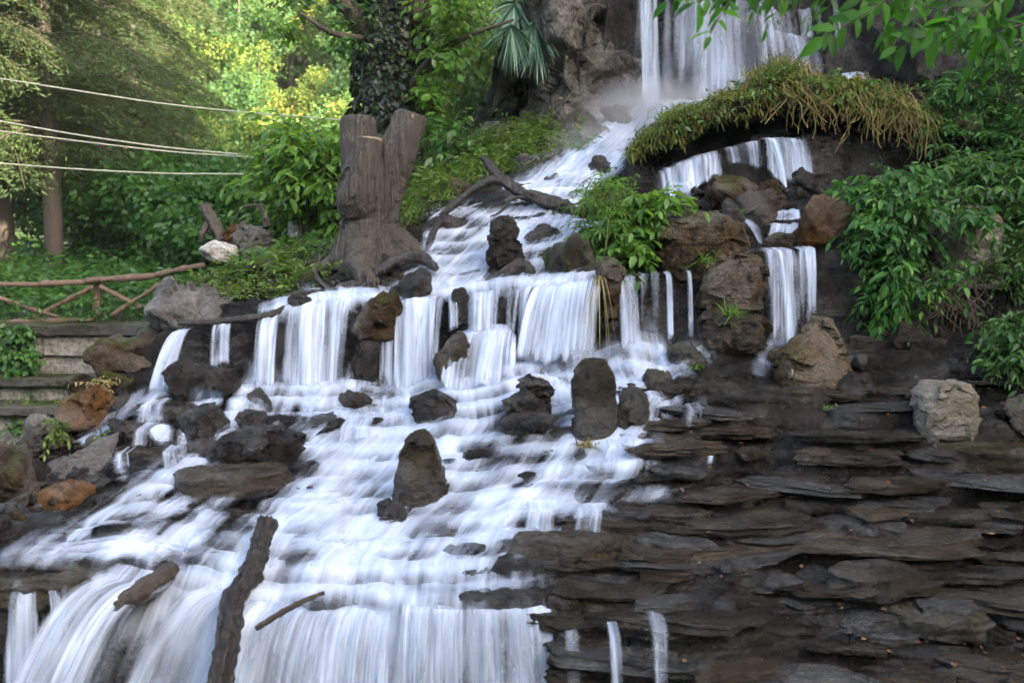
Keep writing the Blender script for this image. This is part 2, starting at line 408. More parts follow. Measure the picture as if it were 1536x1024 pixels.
M['tip'] = leaf_mat('canopy_leaf', [(0, (.015, .05, .009)), (.5, (.032, .11, .014)), (1, (.06, .18, .022))], .45, .5, (.16, .5, .02), .18)
M['ivy'] = leaf_mat('ivy_leaf', [(0, (.008, .014, .006)), (.6, (.02, .035, .014)), (1, (.045, .06, .03))], .15, .4, (.08, .12, .03))
M['forest'] = leaf_mat('forest_leaf', [(0, (.03, .08, .03)), (.35, (.06, .14, .045)), (.65, (.11, .2, .05)), (.85, (.22, .25, .05)), (1, (.4, .29, .07))], .42, .6, (.38, .52, .1))  # yellow end of the ramp paints the sun's glow into some trees' leaves
M['conifer'] = leaf_mat('conifer_needles', [(0, (.02, .04, .014)), (.4, (.05, .09, .03)), (.8, (.085, .135, .042)), (1, (.13, .105, .05))], .4, .7, (.25, .25, .08))
M['palm'] = leaf_mat('palm_leaf', [(0, (.03, .08, .045)), (.6, (.09, .18, .12)), (1, (.2, .3, .24))], .2, .35, (.1, .25, .1))
M['cable'] = plain_mat('pale_cable', (.40, .38, .29), .5, .1)
M['wetcliff'] = rock_mat('wet_cliff_rock', [(.006, .006, .006), (.022, .02, .019), (.07, .062, .055)], 3, (.08, .5), bump=1.4, spec=.55, wet=.7)
M['litter'] = leaf_mat('dead_leaf', [(0, (.03, .016, .008)), (.5, (.08, .035, .015)), (1, (.2, .1, .035))], .15, .6, (.3, .12, .03))
M['stone'] = rock_mat('wall_stone', [(.16, .15, .13), (.34, .31, .27), (.46, .42, .36)], 3, (.6, .9), moss=.08, bump=.9, lichen=.4)
M['coping'] = rock_mat('wall_coping', [(.02, .02, .018), (.05, .047, .04), (.1, .09, .075)], 3, (.6, .9), moss=.2)
M['white'] = rock_mat('white_stone', [(.1, .085, .07), (.3, .28, .26), (.5, .49, .47)], 3, (.5, .8), bump=.5)
def ground_mat():
    N = NT('soil_and_moss'); tc = N.n('ShaderNodeTexCoord'); v = tc.outputs['Object']
    c = N.ramp(N.noise(v, .9, 8, .65), [(.3, (.025, .02, .012)), (.5, (.03, .045, .014)), (.7, (.05, .08, .02))])
    N.l(c, N.b.inputs['Base Color']); N.b.inputs['Roughness'].default_value = .95
    N.l(N.bump(N.noise(v, 9, 6), .8, .1), N.b.inputs['Normal']); return N.m
M['ground'] = ground_mat()
def water_mat(name, lo=.62, SW=.12, col=(.62, .70, .86), fine=1.0, soft=1.0):
    N = NT(name)
    d = N.n('ShaderNodeAttribute', attribute_name='dens').outputs['Fac']
    uv = N.n('ShaderNodeUVMap', uv_map='UVMap').outputs[0]
    s1 = N.noise(N.mapping(uv, (30 * fine, .55, 1)), 1.0, 3, .5, .2)
    s2 = N.noise(N.mapping(uv, (110 * fine, .7, 1)), 1.0, 2, .5, .1)
    s3 = N.noise(N.mapping(uv, (9 * fine, 1.1, 1)), 1.0, 3, .5)
    st = N.math('ADD', N.math('ADD', N.math('MULTIPLY', s1, .5), N.math('MULTIPLY', s2, SW)), N.math('MULTIPLY', s3, .35))  # about .55
    k = N.math('MULTIPLY', N.math('SUBTRACT', st, .425 + SW / 2), N.mapr(d, .1, .9, 4.6 * soft, 1.7 * soft))
    k = N.math('MULTIPLY', k, N.mapr(d, 0, .22, 0, 1))
    a = N.math('ADD', N.math('MULTIPLY', d, 1.12), N.math('SUBTRACT', k, N.mapr(d, 0, .4, .02, .04)))
    a = N.math('MULTIPLY', a, .97, clamp=True)
    c = N.mix(N.mapr(st, .36, .62, 0, 1), tuple(x * lo for x in col), col)
    N.l(c, N.b.inputs['Base Color']); N.b.inputs['Roughness'].default_value = .45; N.b.inputs['Specular IOR Level'].default_value = .25
    tl = N.n('ShaderNodeBsdfTranslucent'); N.l(c, tl.inputs[0])
    m0 = N.n('ShaderNodeMixShader'); m0.inputs[0].default_value = .3; N.l(N.b.outputs[0], m0.inputs[1]); N.l(tl.outputs[0], m0.inputs[2])
    tr = N.n('ShaderNodeBsdfTransparent')
    m = N.n('ShaderNodeMixShader'); N.l(a, m.inputs[0]); N.l(tr.outputs[0], m.inputs[1]); N.l(m0.outputs[0], m.inputs[2])
    N.l(m.outputs[0], N.out.inputs[0])
    return N.m
M['water'] = water_mat('silky_water', lo=.72)
M['veil'] = water_mat('waterfall_veil', lo=.82, SW=.10, soft=.8)
M['fall'] = water_mat('falling_water', lo=.72, SW=.2, soft=1.5)
# ------------------------------------------------------------------ the stepped bank of the cascade
def LN(*pts):
    u = [p[0] for p in pts]; Y = [p[2] for p in pts]
    v = [vz(p[1][0], p[2]) if isinstance(p[1], tuple) else p[1] for p in pts]
    return np.array(u, float), np.array(v, float), np.array(Y, float)
LINES = [
 LN((-500, 1330, 5.9), (830, 1330, 5.95), (960, 1300, 5.5), (1100, 1250, 5.1), (2100, 1250, 5.1)),
 LN((-500, 835, 6.2), (0, 850, 6.2), (160, 855, 6.25), (260, 885, 6.3), (400, 918, 6.3), (600, 926, 6.2), (830, 915, 6.15), (1000, 935, 6.1), (1300, 950, 6.1), (2100, 950, 6.1)),
 LN((-500, 800, 6.8), (-100, 735, 7.3), (0, 725, 7.5), (50, 705, 7.9), (100, 678, 8.2), (150, 640, 8.5), (200, 602, 8.7), (240, 588, 8.8), (400, 580, 8.85), (560, 582, 8.85), (700, 562, 8.85),
    (780, 548, 8.85), (900, 532, 8.85), (1060, 512, 8.85), (1150, 512, 8.85), (1260, 500, 8.9), (1400, 492, 9.0), (1536, 480, 9.1), (2100, 470, 9.2)),
 LN((-500, 820, 7.0), (-100, 715, 7.6), (0, 695, 7.8), (50, 660, 8.2), (100, 625, 8.6), (150, 565, 8.9), (200, 525, 9.0), (240, 503, 9.0), (300, 490, 9.0), (400, 472, 9.0), (470, 455, 9.0), (530, 450, 9.0),
    (600, 450, 9.0), (690, 440, 9.0), (760, 432, 9.0), (830, 430, 9.0), (900, 418, 9.0), (930, 420, 9.0), (1050, 405, 9.0), (1140, 377, 9.0), (1220, 372, 9.0), (1300, 372, 9.05), (1400, 380, 9.15), (1536, 385, 9.3), (2100, 390, 9.4)),
 LN((-500, (-3.2,), 8.5), (0, (-3.1,), 8.7), (150, (-2.6,), 9.6), (230, (-1.4,), 9.5), (260, 489, 9.4), (300, 478, 9.4), (400, 459, 9.35), (470, 441, 9.3), (600, 433, 9.3), (690, 425, 9.3), (800, 416, 9.3), (900, 404, 9.3),
    (1000, 388, 9.5), (1140, 366, 9.3), (1220, 362, 9.4), (1300, 355, 9.6), (1536, 340, 9.8), (2100, 330, 10)),
 LN((-500, (-3.1,), 10.5), (150, (-3.,), 11), (240, (-1.6,), 11), (300, 420, 10.6), (350, 397, 10.5), (430, 385, 10.3), (520, 372, 10.3), (600, 345, 10.4), (650, 318, 10.5), (760, 308, 10.6), (860, 305, 10.6), (920, 310, 10.6),
    (1000, 300, 10.8), (1080, 292, 10.8), (1150, 285, 10.8), (1250, 285, 10.8), (1400, 280, 10.7), (2100, 260, 11)),
 LN((-500, (-3.7,), 12), (240, (-3.5,), 12.5), (340, (-1.2,), 12), (430, 378, 11.5), (520, 368, 11.3), (600, 330, 11.3), (650, 290, 11.2), (760, 280, 11.2), (860, 268, 11.2), (980, 283, 11), (1080, 275, 10.95), (1150, 276, 10.95),
    (1250, 272, 10.95), (1400, 265, 11), (2100, 240, 11.3)),
 LN((-500, (-3.8,), 13), (280, (-3.8,), 13.5), (430, (-1.2,), 13), (520, (-.5,), 12.5), (600, 315, 12), (650, 265, 11.8), (760, 255, 11.7), (860, 240, 11.6), (920, 235, 11.4), (980, 262, 11.15), (1080, 224, 11.1), (1150, 209, 11.1),
    (1210, 209, 11.1), (1300, 212, 11.1), (1400, 215, 11.2), (2100, 190, 11.5)),
 LN((-500, (-4.2,), 13.8), (320, (-4.2,), 13.8), (430, (-1.7,), 14), (560, (-.7,), 13.5), (620, 285, 13), (700, 228, 12.9), (800, 205, 12.6), (880, 205, 12.4), (960, 185, 12.3), (1010, 165, 12.2), (1150, 150, 12.2), (1300, 148, 12.2), (2100, 140, 12.4)),
 LN((-500, (-4.6,), 14.2), (330, (-4.6,), 14.2), (430, (-1.8,), 16), (560, (-1.,), 16), (680, 215, 14.8), (740, 188, 14), (820, 182, 13.4), (880, 176, 13.2), (960, 165, 13.3), (1150, 138, 13.4), (1300, 115, 13.4), (2100, 80, 13.6)),
]
# where the stream runs over the bank
def poly_mask(u, v, pts, soft):
    """soft-edged polygon mask"""
    p = np.array(pts, float); q = np.roll(p, -1, 0)
    inside = np.zeros(u.shape, bool); dist = np.full(u.shape, 1e9)
    for (x0, y0), (x1, y1) in zip(p, q):
        c = ((y0 > v) != (y1 > v)) & (u < (x1 - x0) * (v - y0) / (y1 - y0 + 1e-9) + x0)
        inside ^= c
        ex, ey = x1 - x0, y1 - y0
        t = np.clip(((u - x0) * ex + (v - y0) * ey) / (ex * ex + ey * ey + 1e-9), 0, 1)
        dist = np.minimum(dist, np.hypot(u - x0 - t * ex, v - y0 - t * ey))
    sd = np.where(inside, dist, -dist)
    return sstep(-soft, soft, sd)
def stroke(u, v, pts, wd):
    p = np.array(pts, float); dist = np.full(u.shape, 1e9)
    if p.shape[1] == 2: p = np.concatenate([p, np.full((len(p), 1), wd)], 1)
    for (x0, y0, w0), (x1, y1, w1) in zip(p[:-1], p[1:]):
        ex, ey = x1 - x0, y1 - y0
        t = np.clip(((u - x0) * ex + (v - y0) * ey) / (ex * ex + ey * ey + 1e-9), 0, 1)
        dist = np.minimum(dist, np.hypot(u - x0 - t * ex, v - y0 - t * ey) / (w0 + t * (w1 - w0)))
    return np.exp(-dist ** 2 * 1.2)
FAN = [(440, 560), (560, 575), (700, 545), (790, 530), (960, 520), (1000, 545), (990, 575), (985, 620), (965, 690), (900, 735), (880, 770), (800, 835), (800, 880), (825, 930), (838, 1024), (840, 1400), (130, 1400), (60, 1200),
       (40, 1024), (100, 965), (170, 935), (215, 905), (300, 860), (400, 775), (430, 745), (460, 700), (440, 690), (460, 650), (430, 628), (330, 640), (395, 600)]
LOWL = [(455, 672), (330, 695), (240, 715), (165, 760), (70, 815), (20, 850), (110, 862), (220, 850), (300, 830), (330, 790), (300, 765), (400, 715)]
CHUTE = [(655, 325), (700, 305), (735, 320), (760, 325), (758, 295), (785, 275), (830, 250), (880, 200), (950, 165), (1000, 130), (1150, 130), (1010, 165), (950, 215), (930, 260), (890, 290), (850, 330), (925, 330), (930, 345), (830, 380),
         (800, 425), (910, 405), (925, 430), (600, 455), (420, 480), (395, 470), (470, 440), (585, 440), (640, 400), (640, 370)]
def density(u, v):
    a = np.maximum.reduce([poly_mask(u, v, FAN, 38) * .92, poly_mask(u, v, LOWL, 28) * .92, poly_mask(u, v, CHUTE, 12) * .9])
    add = [([(430, 590), (390, 620), (350, 640), (310, 690), (270, 715)], 14, .75), ([(240, 590), (200, 615), (155, 650)], 15, .8), ([(240, 585), (130, 665)], 12, .7),
           ([(215, 600), (245, 660)], 12, .4), ([(340, 575), (320, 620)], 16, .45), ([(300, 600), (270, 690)], 10, .45), ([(385, 560), (365, 600), (350, 640)], 16, .6), ([(180, 690), (185, 720)], 8, .5),
           ([(960, 520), (1000, 560), (985, 600), (960, 660), (930, 710)], 26, .75), ([(1000, 600), (940, 700), (900, 720)], 24, .6), ([(1060, 525), (1000, 560)], 16, .5), ([(1180, 500), (1150, 530), (1135, 560)], 12, .45),
           ([(30, 860), (45, 1000)], 9, .5), ([(85, 865), (100, 960)], 6, .5), ([(170, 860), (110, 960), (60, 1060)], 26, .7),
           ([(900, 770), (880, 800)], 20, .5), ([(760, 760), (1000, 745)], 10, .35), ([(770, 830), (900, 830)], 12, .25), ([(865, 950), (870, 1040)], 10, .35), ([(920, 955), (925, 1040)], 8, .4), ([(985, 945), (992, 1040)], 12, .45),
           ([(1050, 615), (1030, 640)], 10, .35), ([(1065, 680), (1065, 695)], 6, .4), ([(700, 570), (860, 560), (960, 545)], 26, .9), ([(450, 590), (600, 600), (720, 570)], 26, .85)]
    for p, wd, op in add: a = np.maximum(a, op * stroke(u, v, p, wd))
    sub = [([(240, 752), (330, 738), (430, 715), (470, 705)], 11, .75), ([(320, 700), (440, 705)], 10, .6), ([(150, 805), (215, 797), (290, 780)], 10, .9), ([(0, 860), (110, 858), (200, 850)], 12, .9),
           ([(300, 805), (370, 790)], 8, .5), ([(245, 945), (190, 1040), (150, 1150)], 26, .95), ([(275, 905), (240, 970)], 13, .8), ([(440, 850), (500, 830)], 9, .45), ([(410, 880), (440, 850), (470, 845)], 12, .5), ([(400, 915), (500, 905), (560, 905)], 12, .45),
           ([(560, 775), (600, 760)], 18, .7), ([(480, 640), (510, 640)], 12, .35), ([(700, 680), (740, 685)], 12, .7), ([(760, 640), (830, 650)], 18, .8), ([(640, 545), (680, 500)], 10, .5),
           ([(800, 690), (870, 700)], 14, .45), ([(770, 735), (900, 740), (1000, 735)], 10, .7), ([(780, 790), (940, 790)], 14, .85), ([(760, 855), (950, 840)], 20, .8), ([(760, 900), (850, 890)], 18, .55), ([(530, 880), (570, 870)], 10, .3),
           ([(650, 345), (690, 335), (720, 345)], 10, .6), ([(680, 380), (720, 372)], 7, .5), ([(740, 420), (790, 405)], 18, .6), ([(860, 365), (830, 400)], 10, .5), ([(600, 640), (560, 640)], 10, .3), ([(620, 890), (760, 905), (800, 915)], 14, .5),
           ([(470, 735), (560, 725)], 8, .4), ([(650, 800), (720, 795)], 8, .3), ([(440, 800), (520, 790)], 8, .25), ([(860, 690), (900, 650)], 14, .6), ([(830, 640), (860, 610)], 10, .5), ([(570, 600), (500, 605)], 14, .55)]
    for p, wd, op in sub: a = a * (1 - op * stroke(u, v, p, wd))
    return a
DENS = density
SEG = [(80, 7), (230, 12), (45, 0), (16, 0), (90, 6), (30, 2), (24, 0), (20, 0), (24, 0)]
def base_grid(us, seed=1):
    """rows of world points following the ledges, one column per u; also arc parameter"""
    ends = []
    for U, V, Y in LINES:
        v = np.interp(us, U, V); y = np.interp(us, U, Y)
        v = v + 5 * noise(np.stack([us / 45, v * 0, v * 0 + len(ends) * 3.1], -1), 4) + 3 * noise(np.stack([us / 14, v * 0, v * 0 + len(ends)], -1), 5)
        y = y + .06 * noise(np.stack([us / 60, v * 0 + 9, v * 0 + len(ends) * 3.1], -1), 6)
        ends.append(at(us, v, y))
    rows = []
    for k, (m, n) in enumerate(SEG):
        A, B = ends[k], ends[k + 1]
        for j in range(m):
            s = j / m
            if n:
                nn = n
                q = np.full(us.shape, s)
                wob = noise(np.stack([us / 130, us * 0 + s * n * .9, us * 0 + k * 7.7], -1), 11) * .8 + noise(np.stack([us / 42, us * 0 + s * n * 1.3, us * 0 + k * 3.3], -1), 12) * .45
                q = np.clip(q + wob / n * min(1, s * 6) * min(1, (1 - s) * 6), 0, 1)
                kk = q * nn; fl = np.minimum(np.floor(kk), nn - 1); f = kk - fl
                zz = np.where(f < .42, .93 * sstep(0, .42, f), .93 + .07 * (f - .42) / .58)
                yy = np.where(f < .42, .10 * f / .42, .10 + .9 * (f - .42) / .58)
                zp = (fl + zz) / nn; yp = (fl + yy) / nn
                if k == 0:                      # the left of the front wall is one tall drop
                    wgt = sstep(800, 930, us)
                    zp = zp * wgt + (1 - wgt) * (1 - (1 - s) ** 1.15); yp = yp * wgt + (1 - wgt) * s ** 1.6
            else:
                zp = np.full(us.shape, s); yp = zp
            P = A + (B - A) * yp[:, None]; P[:, 2] = A[:, 2] + (B[:, 2] - A[:, 2]) * zp
            rows.append(P)
    rows.append(ends[-1])
    return np.stack(rows)
US = np.arange(-420, 2000, 3.6)
G0 = base_grid(US)
def disp_normal(G):
    du = np.gradient(G, axis=1); dt = np.gradient(G, axis=0)
    n = unit(np.cross(du, dt)); return n
Nrm = disp_normal(G0)
Nrm = unit(Nrm + np.array([0, -.35, .25]))
strat = noise(np.stack([G0[..., 0] * 1.3, G0[..., 1] * 1.8, G0[..., 2] * 9], -1), 21) * .6 + noise(np.stack([G0[..., 0] * 3.5, G0[..., 1] * 4, G0[..., 2] * 19], -1), 22) * .4
d = .055 * strat + .10 * fbm(G0 * 1.6, 23, 4) + .035 * ridge(G0 * 4.0, 24, 3)
u_, v_ = proj(G0)
d = d * (1 - .6 * np.clip(DENS(u_, v_), 0, 1))
GT = G0 + Nrm * d[..., None]
Ut, Vt = proj(GT)
bank = link('cascade_bank', mesh_np('cascade_bank', GT.reshape(-1, 3), [grid_faces(*GT.shape[:2])], M['bank']))
tag(bank, kind='structure')
def surf(u, v):
    """first point of the bank met going up photo column u that reaches row v"""
    c = int(np.clip(np.searchsorted(US, u), 1, len(US) - 1))
    col = Vt[:, c]; idx = np.nonzero(col <= v)[0]
    i = idx[0] if len(idx) else len(col) - 1
    return GT[i, c].copy()
def surfY(u, v): return float(surf(u, v)[1])

# ------------------------------------------------------------------ ground, hills
def ground_z(x, y):
    z = np.where(y < 14.6, -3.95, -1.58)
    z = -3.95 + 2.37 * sstep(14.55, 14.62, y)
    z = z + .05 * np.maximum(0, np.minimum(y, 26) - 15)
    hill = np.maximum(0, y - 43)
    z = z + .78 * hill * sstep(0, 6, hill) + 1.5 * sstep(0, 10, hill) * fbm(np.stack([x * .06, y * .06, x * 0], -1), 31, 3)
    z = z + np.maximum(0, -x - 26) * .3 * sstep(14, 30, y)
    z = z + .66 * np.maximum(0, -y - 8) * sstep(7, 14, -y)        # unseen slope added behind the camera so light falls more from above
    return z + EYE + .08 * fbm(np.stack([x * .6, y * .6, x * 0], -1), 32, 3) * sstep(14.7, 15.5, y)
gx = np.concatenate([np.linspace(-110, -25, 18)[:-1], np.linspace(-25, 12, 75)[:-1], np.linspace(12, 110, 20)])
gy = np.concatenate([np.linspace(-50, 12, 12)[:-1], np.linspace(12, 14.5, 4), np.linspace(14.55, 30, 60), np.linspace(31, 130, 60)])
GX, GY = np.meshgrid(gx, gy)
GG = np.stack([GX, GY, ground_z(GX, GY)], -1)
tag(link('ground', mesh_np('ground', GG.reshape(-1, 3), [grid_faces(*GX.shape)], M['ground'])), kind='structure')

# ------------------------------------------------------------------ the rock cliff behind and at right, extended out of view as sun blocker
def cliff_mesh(name, path, zb, zt, lean, nh, step, seed, amp=.3, back=None, mat=None):
    path = np.array(path, float)
    L = np.concatenate([[0], np.cumsum(np.linalg.norm(np.diff(path[:, :2], axis=0), axis=1))])
    s = np.arange(0, L[-1], step)
    xy = np.stack([np.interp(s, L, path[:, 0]), np.interp(s, L, path[:, 1])], -1)
    ln = np.interp(s, L, path[:, 2]) if path.shape[1] > 2 else np.full(len(s), lean)
    top = np.interp(s, L, path[:, 3]) if path.shape[1] > 3 else np.full(len(s), zt)
    T = unit(np.gradient(xy, axis=0))
    for _ in range(3): T = unit(np.concatenate([T[:1], (T[:-2] + T[1:-1] + T[2:]) / 3, T[-1:]]))
    No = np.stack([T[:, 1], -T[:, 0]], -1)               # outward
    h = np.linspace(0, 1, nh)
    Z = zb + (top - zb)[None] * h[:, None]
    P = np.stack([xy[None, :, 0] - No[None, :, 0] * ln * (Z - zb), xy[None, :, 1] - No[None, :, 1] * ln * (Z - zb), Z + EYE], -1)
    N3 = np.stack([No[:, 0], No[:, 1], No[:, 0] * 0 + .25], -1)[None]
    Q = P * np.array([1, 1, .75])
    dd = amp * (1.0 * fbm(Q * .55, seed, 3) + .6 * ridge(Q * .9 + 5, seed + 1, 4) * 1.0 + .42 * fbm(Q * 3, seed + 2, 5) + .25 * ridge(Q * 4.2, seed + 6, 3))
    bl = fbm(Q * .8 + 11, seed + 4, 3); dd = dd + amp * .55 * (np.floor(bl * 5) / 5 + .06 * bl)      # blocky ledges
    dd = dd + facets(P.reshape(-1, 3), seed + 20, .42, amp * .75, (1, 1, .8)).reshape(dd.shape) + facets(P.reshape(-1, 3), seed + 30, .2, amp * .28, (1, 1, .8)).reshape(dd.shape)
    P = P + N3 * dd[..., None]
    if back is not None:
        B = P[-1].copy(); B[:, :2] -= No * back; B[:, 2] += back * .35
        n2 = 12
        ext = [P[-1] + (B - P[-1]) * t + np.array([0, 0, 1]) * (.6 * fbm(np.stack([B[:, 0] * .4, B[:, 1] * .4, B[:, 0] * 0 + t * 3], -1), seed + 9, 3))[:, None] * math.sin(t * 3.1) for t in np.linspace(0, 1, n2)[1:]]
        P = np.concatenate([P, np.stack(ext)])
    return link(name, mesh_np(name, P.reshape(-1, 3), [grid_faces(*P.shape[:2])], mat or M['cliff']))
cl = cliff_mesh('cliff', [(2.2, 24, .02, 8), (1.4, 18, .02, 9), (.75, 14.6, .02, 9), (.40, 13.35, .0, 10), (.62, 12.95, .0, 10), (1.05, 12.95, .02, 10), (1.32, 13.35, .03, 10), (1.7, 13.9, .03, 10)], -1.5, 10, 0, 260, .035, 41, .26, back=3)
tag(cl, kind='structure')
cl = cliff_mesh('cliff', [(1.15, 13.6, .05, 10), (1.9, 13.75, .06, 10), (2.9, 13.7, .10, 10), (3.6, 13.3, .33, 11), (5.2, 13.0, .3, 12), (8, 12.2, .15, 16), (13, 10.5, .12, 20), (20, 6.5, .12, 24), (26, 1, .12, 28), (32, -8, .12, 32), (37, -20, .12, 34), (40, -34, .12, 34), (41, -50, .12, 34)], -1.5, 10, 0, 230, .05, 43, .30, back=1.5, mat=M['wetcliff'])  # past the visible rock, an unseen hill added to keep sun off the cascade
tag(cl, kind='structure')
# darker outcrop under the palm
oc_path = [(-1.9, 19, .2, .6), (-1.4, 15.6, .25, 1.0), (-.95, 14.7, .3, 1.6), (-.4, 14.35, .25, 2.3), (.1, 14.3, .15, 2.75), (.5, 14.2, .1, 3.0), (1.2, 14.8, .1, 3.2)]
oc = cliff_mesh('rock_outcrop', oc_path, -.8, 3, 0, 70, .05, 47, .22, back=3, mat=M['mossy'])
tag(oc, kind='structure')

# ------------------------------------------------------------------ water sheets running down the bank
def flow_q(u, v):
    vv = [100, 310, 430, 560, 640, 720, 800, 850, 1024, 1400]
    L = np.interp(v, vv, [700, 600, 330, 330, 290, 190, 70, 10, -90, -110]); R = np.interp(v, vv, [1200, 940, 940, 960, 1000, 960, 880, 850, 850, 850])
    return (u - L) / (R - L)
WU = np.arange(-160, 1230, 2.4)
W0 = base_grid(WU)
def box(G, k):
    pad = np.concatenate([np.repeat(G[:1], k, 0), G, np.repeat(G[-1:], k, 0)]); c = np.cumsum(np.concatenate([np.zeros_like(G[:1]), pad]), 0)
    return (c[2 * k + 1:] - c[:-2 * k - 1]) / (2 * k + 1)
def boxu(G, k): return np.swapaxes(box(np.swapaxes(G, 0, 1), k), 0, 1)
def water_sheet(name, k, off, dscale, seed, ridge_amp, lo):
    G = boxu(box(box(W0, k), k), 3)
    n = unit(disp_normal(G) + np.array([0, -.2, .2]))
    u, v = proj(G)
    q = flow_q(u, v)
    t = np.cumsum(np.concatenate([np.zeros((1, G.shape[1])), np.linalg.norm(np.diff(G, axis=0), axis=-1)]), 0)
    dn = density(u, v) * dscale
    kr = np.stack([q * 55, t * .8, q * 0 + seed], -1)
    rd = noise(kr, seed) * .6 + noise(kr * np.array([2.2, 1.2, 1]), seed + 1) * .3
    big = fbm(np.stack([G[..., 0] * 2, G[..., 1] * 2, G[..., 2] * 2], -1), seed + 2, 3)
    G = G + n * (off + ridge_amp * rd + .03 * big)[..., None]
    slope = box(boxu(unit(disp_normal(W0))[..., 2], 2), 2)
    dn = dn * (lo + (1.12 - lo) * np.clip(slope, 0, 1))
    dn = np.clip(dn + .5 * big * sstep(.05, .4, dn), 0, 1)
    dn = dn ** 1.12
    F = grid_faces(*G.shape[:2])
    F = F[(dn.reshape(-1)[F] > .02).any(1)]
    used = np.unique(F); re = np.zeros(G.shape[0] * G.shape[1], int); re[used] = np.arange(len(used))
    o = link(name, mesh_np(name, G.reshape(-1, 3)[used], [re[F]], M['water'], attrs={'dens': dn.reshape(-1)[used]}, uv=np.stack([q + seed * .37, t], -1).reshape(-1, 2)[used]))
    return tag(o, kind='structure')
water_sheet('water', 2, .05, 1.0, 61, .010, .34)
water_sheet('water', 5, .075, .30, 71, .014, .45)

# ------------------------------------------------------------------ free falling curtains
FALLS = []
def fall(lip, foot, Yl, Yf, dens=.9, arc=.25, seed=0, nc=None, nr=40, edge=.2, layers=2, lead=.10, fine=1.0, vfade=0.0):
    """lip, foot: photo polylines of equal point count; water leaves at distance Yl and lands at Yf"""
    lip = np.array(lip, float); foot = np.array(foot, float)
    wpx = np.hypot(*(lip[-1] - lip[0])); nc = nc or int(max(8, wpx / 1.5))
    c = np.linspace(0, 1, nc); kk = np.linspace(0, 1, len(lip))
    lp = np.stack([np.interp(c, kk, lip[:, i]) for i in (0, 1)], -1); fp = np.stack([np.interp(c, kk, foot[:, i]) for i in (0, 1)], -1)
    lp[:, 1] += 1.5 * noise(np.stack([lp[:, 0] / 9, c * 0, c * 0 + seed], -1), 3)
    fp[:, 1] += 7 * noise(np.stack([fp[:, 0] / 16, c * 0, c * 0 + seed], -1), 5)
    A = at(lp[:, 0], lp[:, 1], Yl); B = at(fp[:, 0], fp[:, 1], Yf)
    for ly in range(layers):
        s = np.linspace(0, 1, nr)[:, None, None]
        P = A + (B - A) * (s ** (1 - arc)); P[..., 2] = A[None, :, 2] + (B[None, :, 2] - A[None, :, 2]) * s[..., 0] ** (1 + arc)
        back = A.copy(); back[:, 1] += lead + .1; back[:, 2] += .015
        P = np.concatenate([back[None] * (1 - t) + A[None] * t for t in (0, .35, .7)] + [P])
        st = np.concatenate([[-.1, -.06, -.03], np.linspace(0, 1, nr)])[:, None]
        H = np.linalg.norm(A - B, axis=1).mean()
        width = np.linalg.norm(A[-1] - A[0])
        q = np.broadcast_to(c[None] * width * .30, P.shape[:2]); t = np.broadcast_to(st * H, P.shape[:2])
        kr = np.stack([q * 75, t * 1.0, q * 0 + seed + ly * 5], -1)
        rd = noise(kr, seed + ly) + .5 * noise(kr * np.array([3, 1.5, 1]), seed + 9)
        P = P + np.array([0, -1, .0]) * ((.02 * rd + .03 * ly) * np.clip(st * 4 + .3, 0, 1))[..., None]
        e = np.minimum(c, 1 - c)[None]
        jag = .5 + .5 * noise(np.stack([c * width * 14, c * 0, c * 0 + seed + ly], -1), 8)[None]
        dn = dens * sstep(0, edge, e + (jag - .5) * edge * .8) * (1 - .4 * ly) * np.ones_like(st)
        dn = dn * (1 - .3 * sstep(.1, .5, st) * (1 - sstep(.75, 1.0, st)) * (jag < .6)) * (1 - vfade * sstep(.3, 1, st))
        dn = dn * (1 - sstep(.86, 1.02, st + .1 * (jag - .5)))
        dn = dn * (.82 + .3 * noise(np.stack([q * 28, t * .6, q * 0 + seed], -1), 17))
        FALLS.append((P, dn, np.stack([q + seed * .171 + ly * .4, t], -1)))
def flush(name, mat):
    V, F, D, Q, n = [], [], [], [], 0
    for P, dn, uv in FALLS:
        V.append(P.reshape(-1, 3)); F.append(grid_faces(*P.shape[:2]) + n); D.append(np.clip(dn, 0, 1).ravel()); Q.append(uv.reshape(-1, 2)); n += P.shape[0] * P.shape[1]
    FALLS.clear()
    return tag(link(name, mesh_np(name, np.concatenate(V), [np.concatenate(F)], mat, attrs={'dens': np.concatenate(D)}, uv=np.concatenate(Q))), kind='structure')
YL, YF = 8.93, 8.70
fall([(262, 497), (288, 492)], [(222, 588), (262, 590)], YL, YF, .85, seed=1)
fall([(316, 488), (348, 484)], [(312, 548), (345, 548)], YL, YF, .38, seed=2)
fall([(390, 474), (422, 468)], [(378, 580), (412, 582)], YL, YF, .72, seed=3)
fall([(432, 460), (470, 455), (530, 448)], [(420, 592), (462, 606), (515, 588)], YL, YF, .84, seed=4)
fall([(446, 458), (492, 452)], [(438, 606), (488, 610)], YL - .06, YF - .05, .85, seed=5, layers=1)
fall([(572, 450), (620, 450), (668, 444)], [(566, 585), (612, 592), (655, 578)], YL, YF, .82, seed=6)
fall([(595, 449), (655, 445)], [(590, 592), (648, 588)], YL - .06, YF - .05, .72, seed=7, layers=1)
fall([(670, 444), (690, 442)], [(672, 505), (690, 500)], YL, YF, .38, seed=8)
fall([(696, 442), (724, 438), (752, 436)], [(694, 500), (722, 498), (748, 496)], YL - .03, YF, .62, seed=9)
fall([(756, 434), (800, 430)], [(748, 545), (785, 545)], YL, YF, .6, seed=10)
fall([(672, 512), (715, 492), (758, 492), (775, 505)], [(655, 575), (690, 588), (745, 578), (775, 548)], 8.75, 8.45, .8, arc=.35, seed=11)
fall([(806, 430), (850, 426), (904, 416)], [(772, 546), (830, 545), (895, 535)], YL, YF - .1, .80, arc=.35, seed=12)
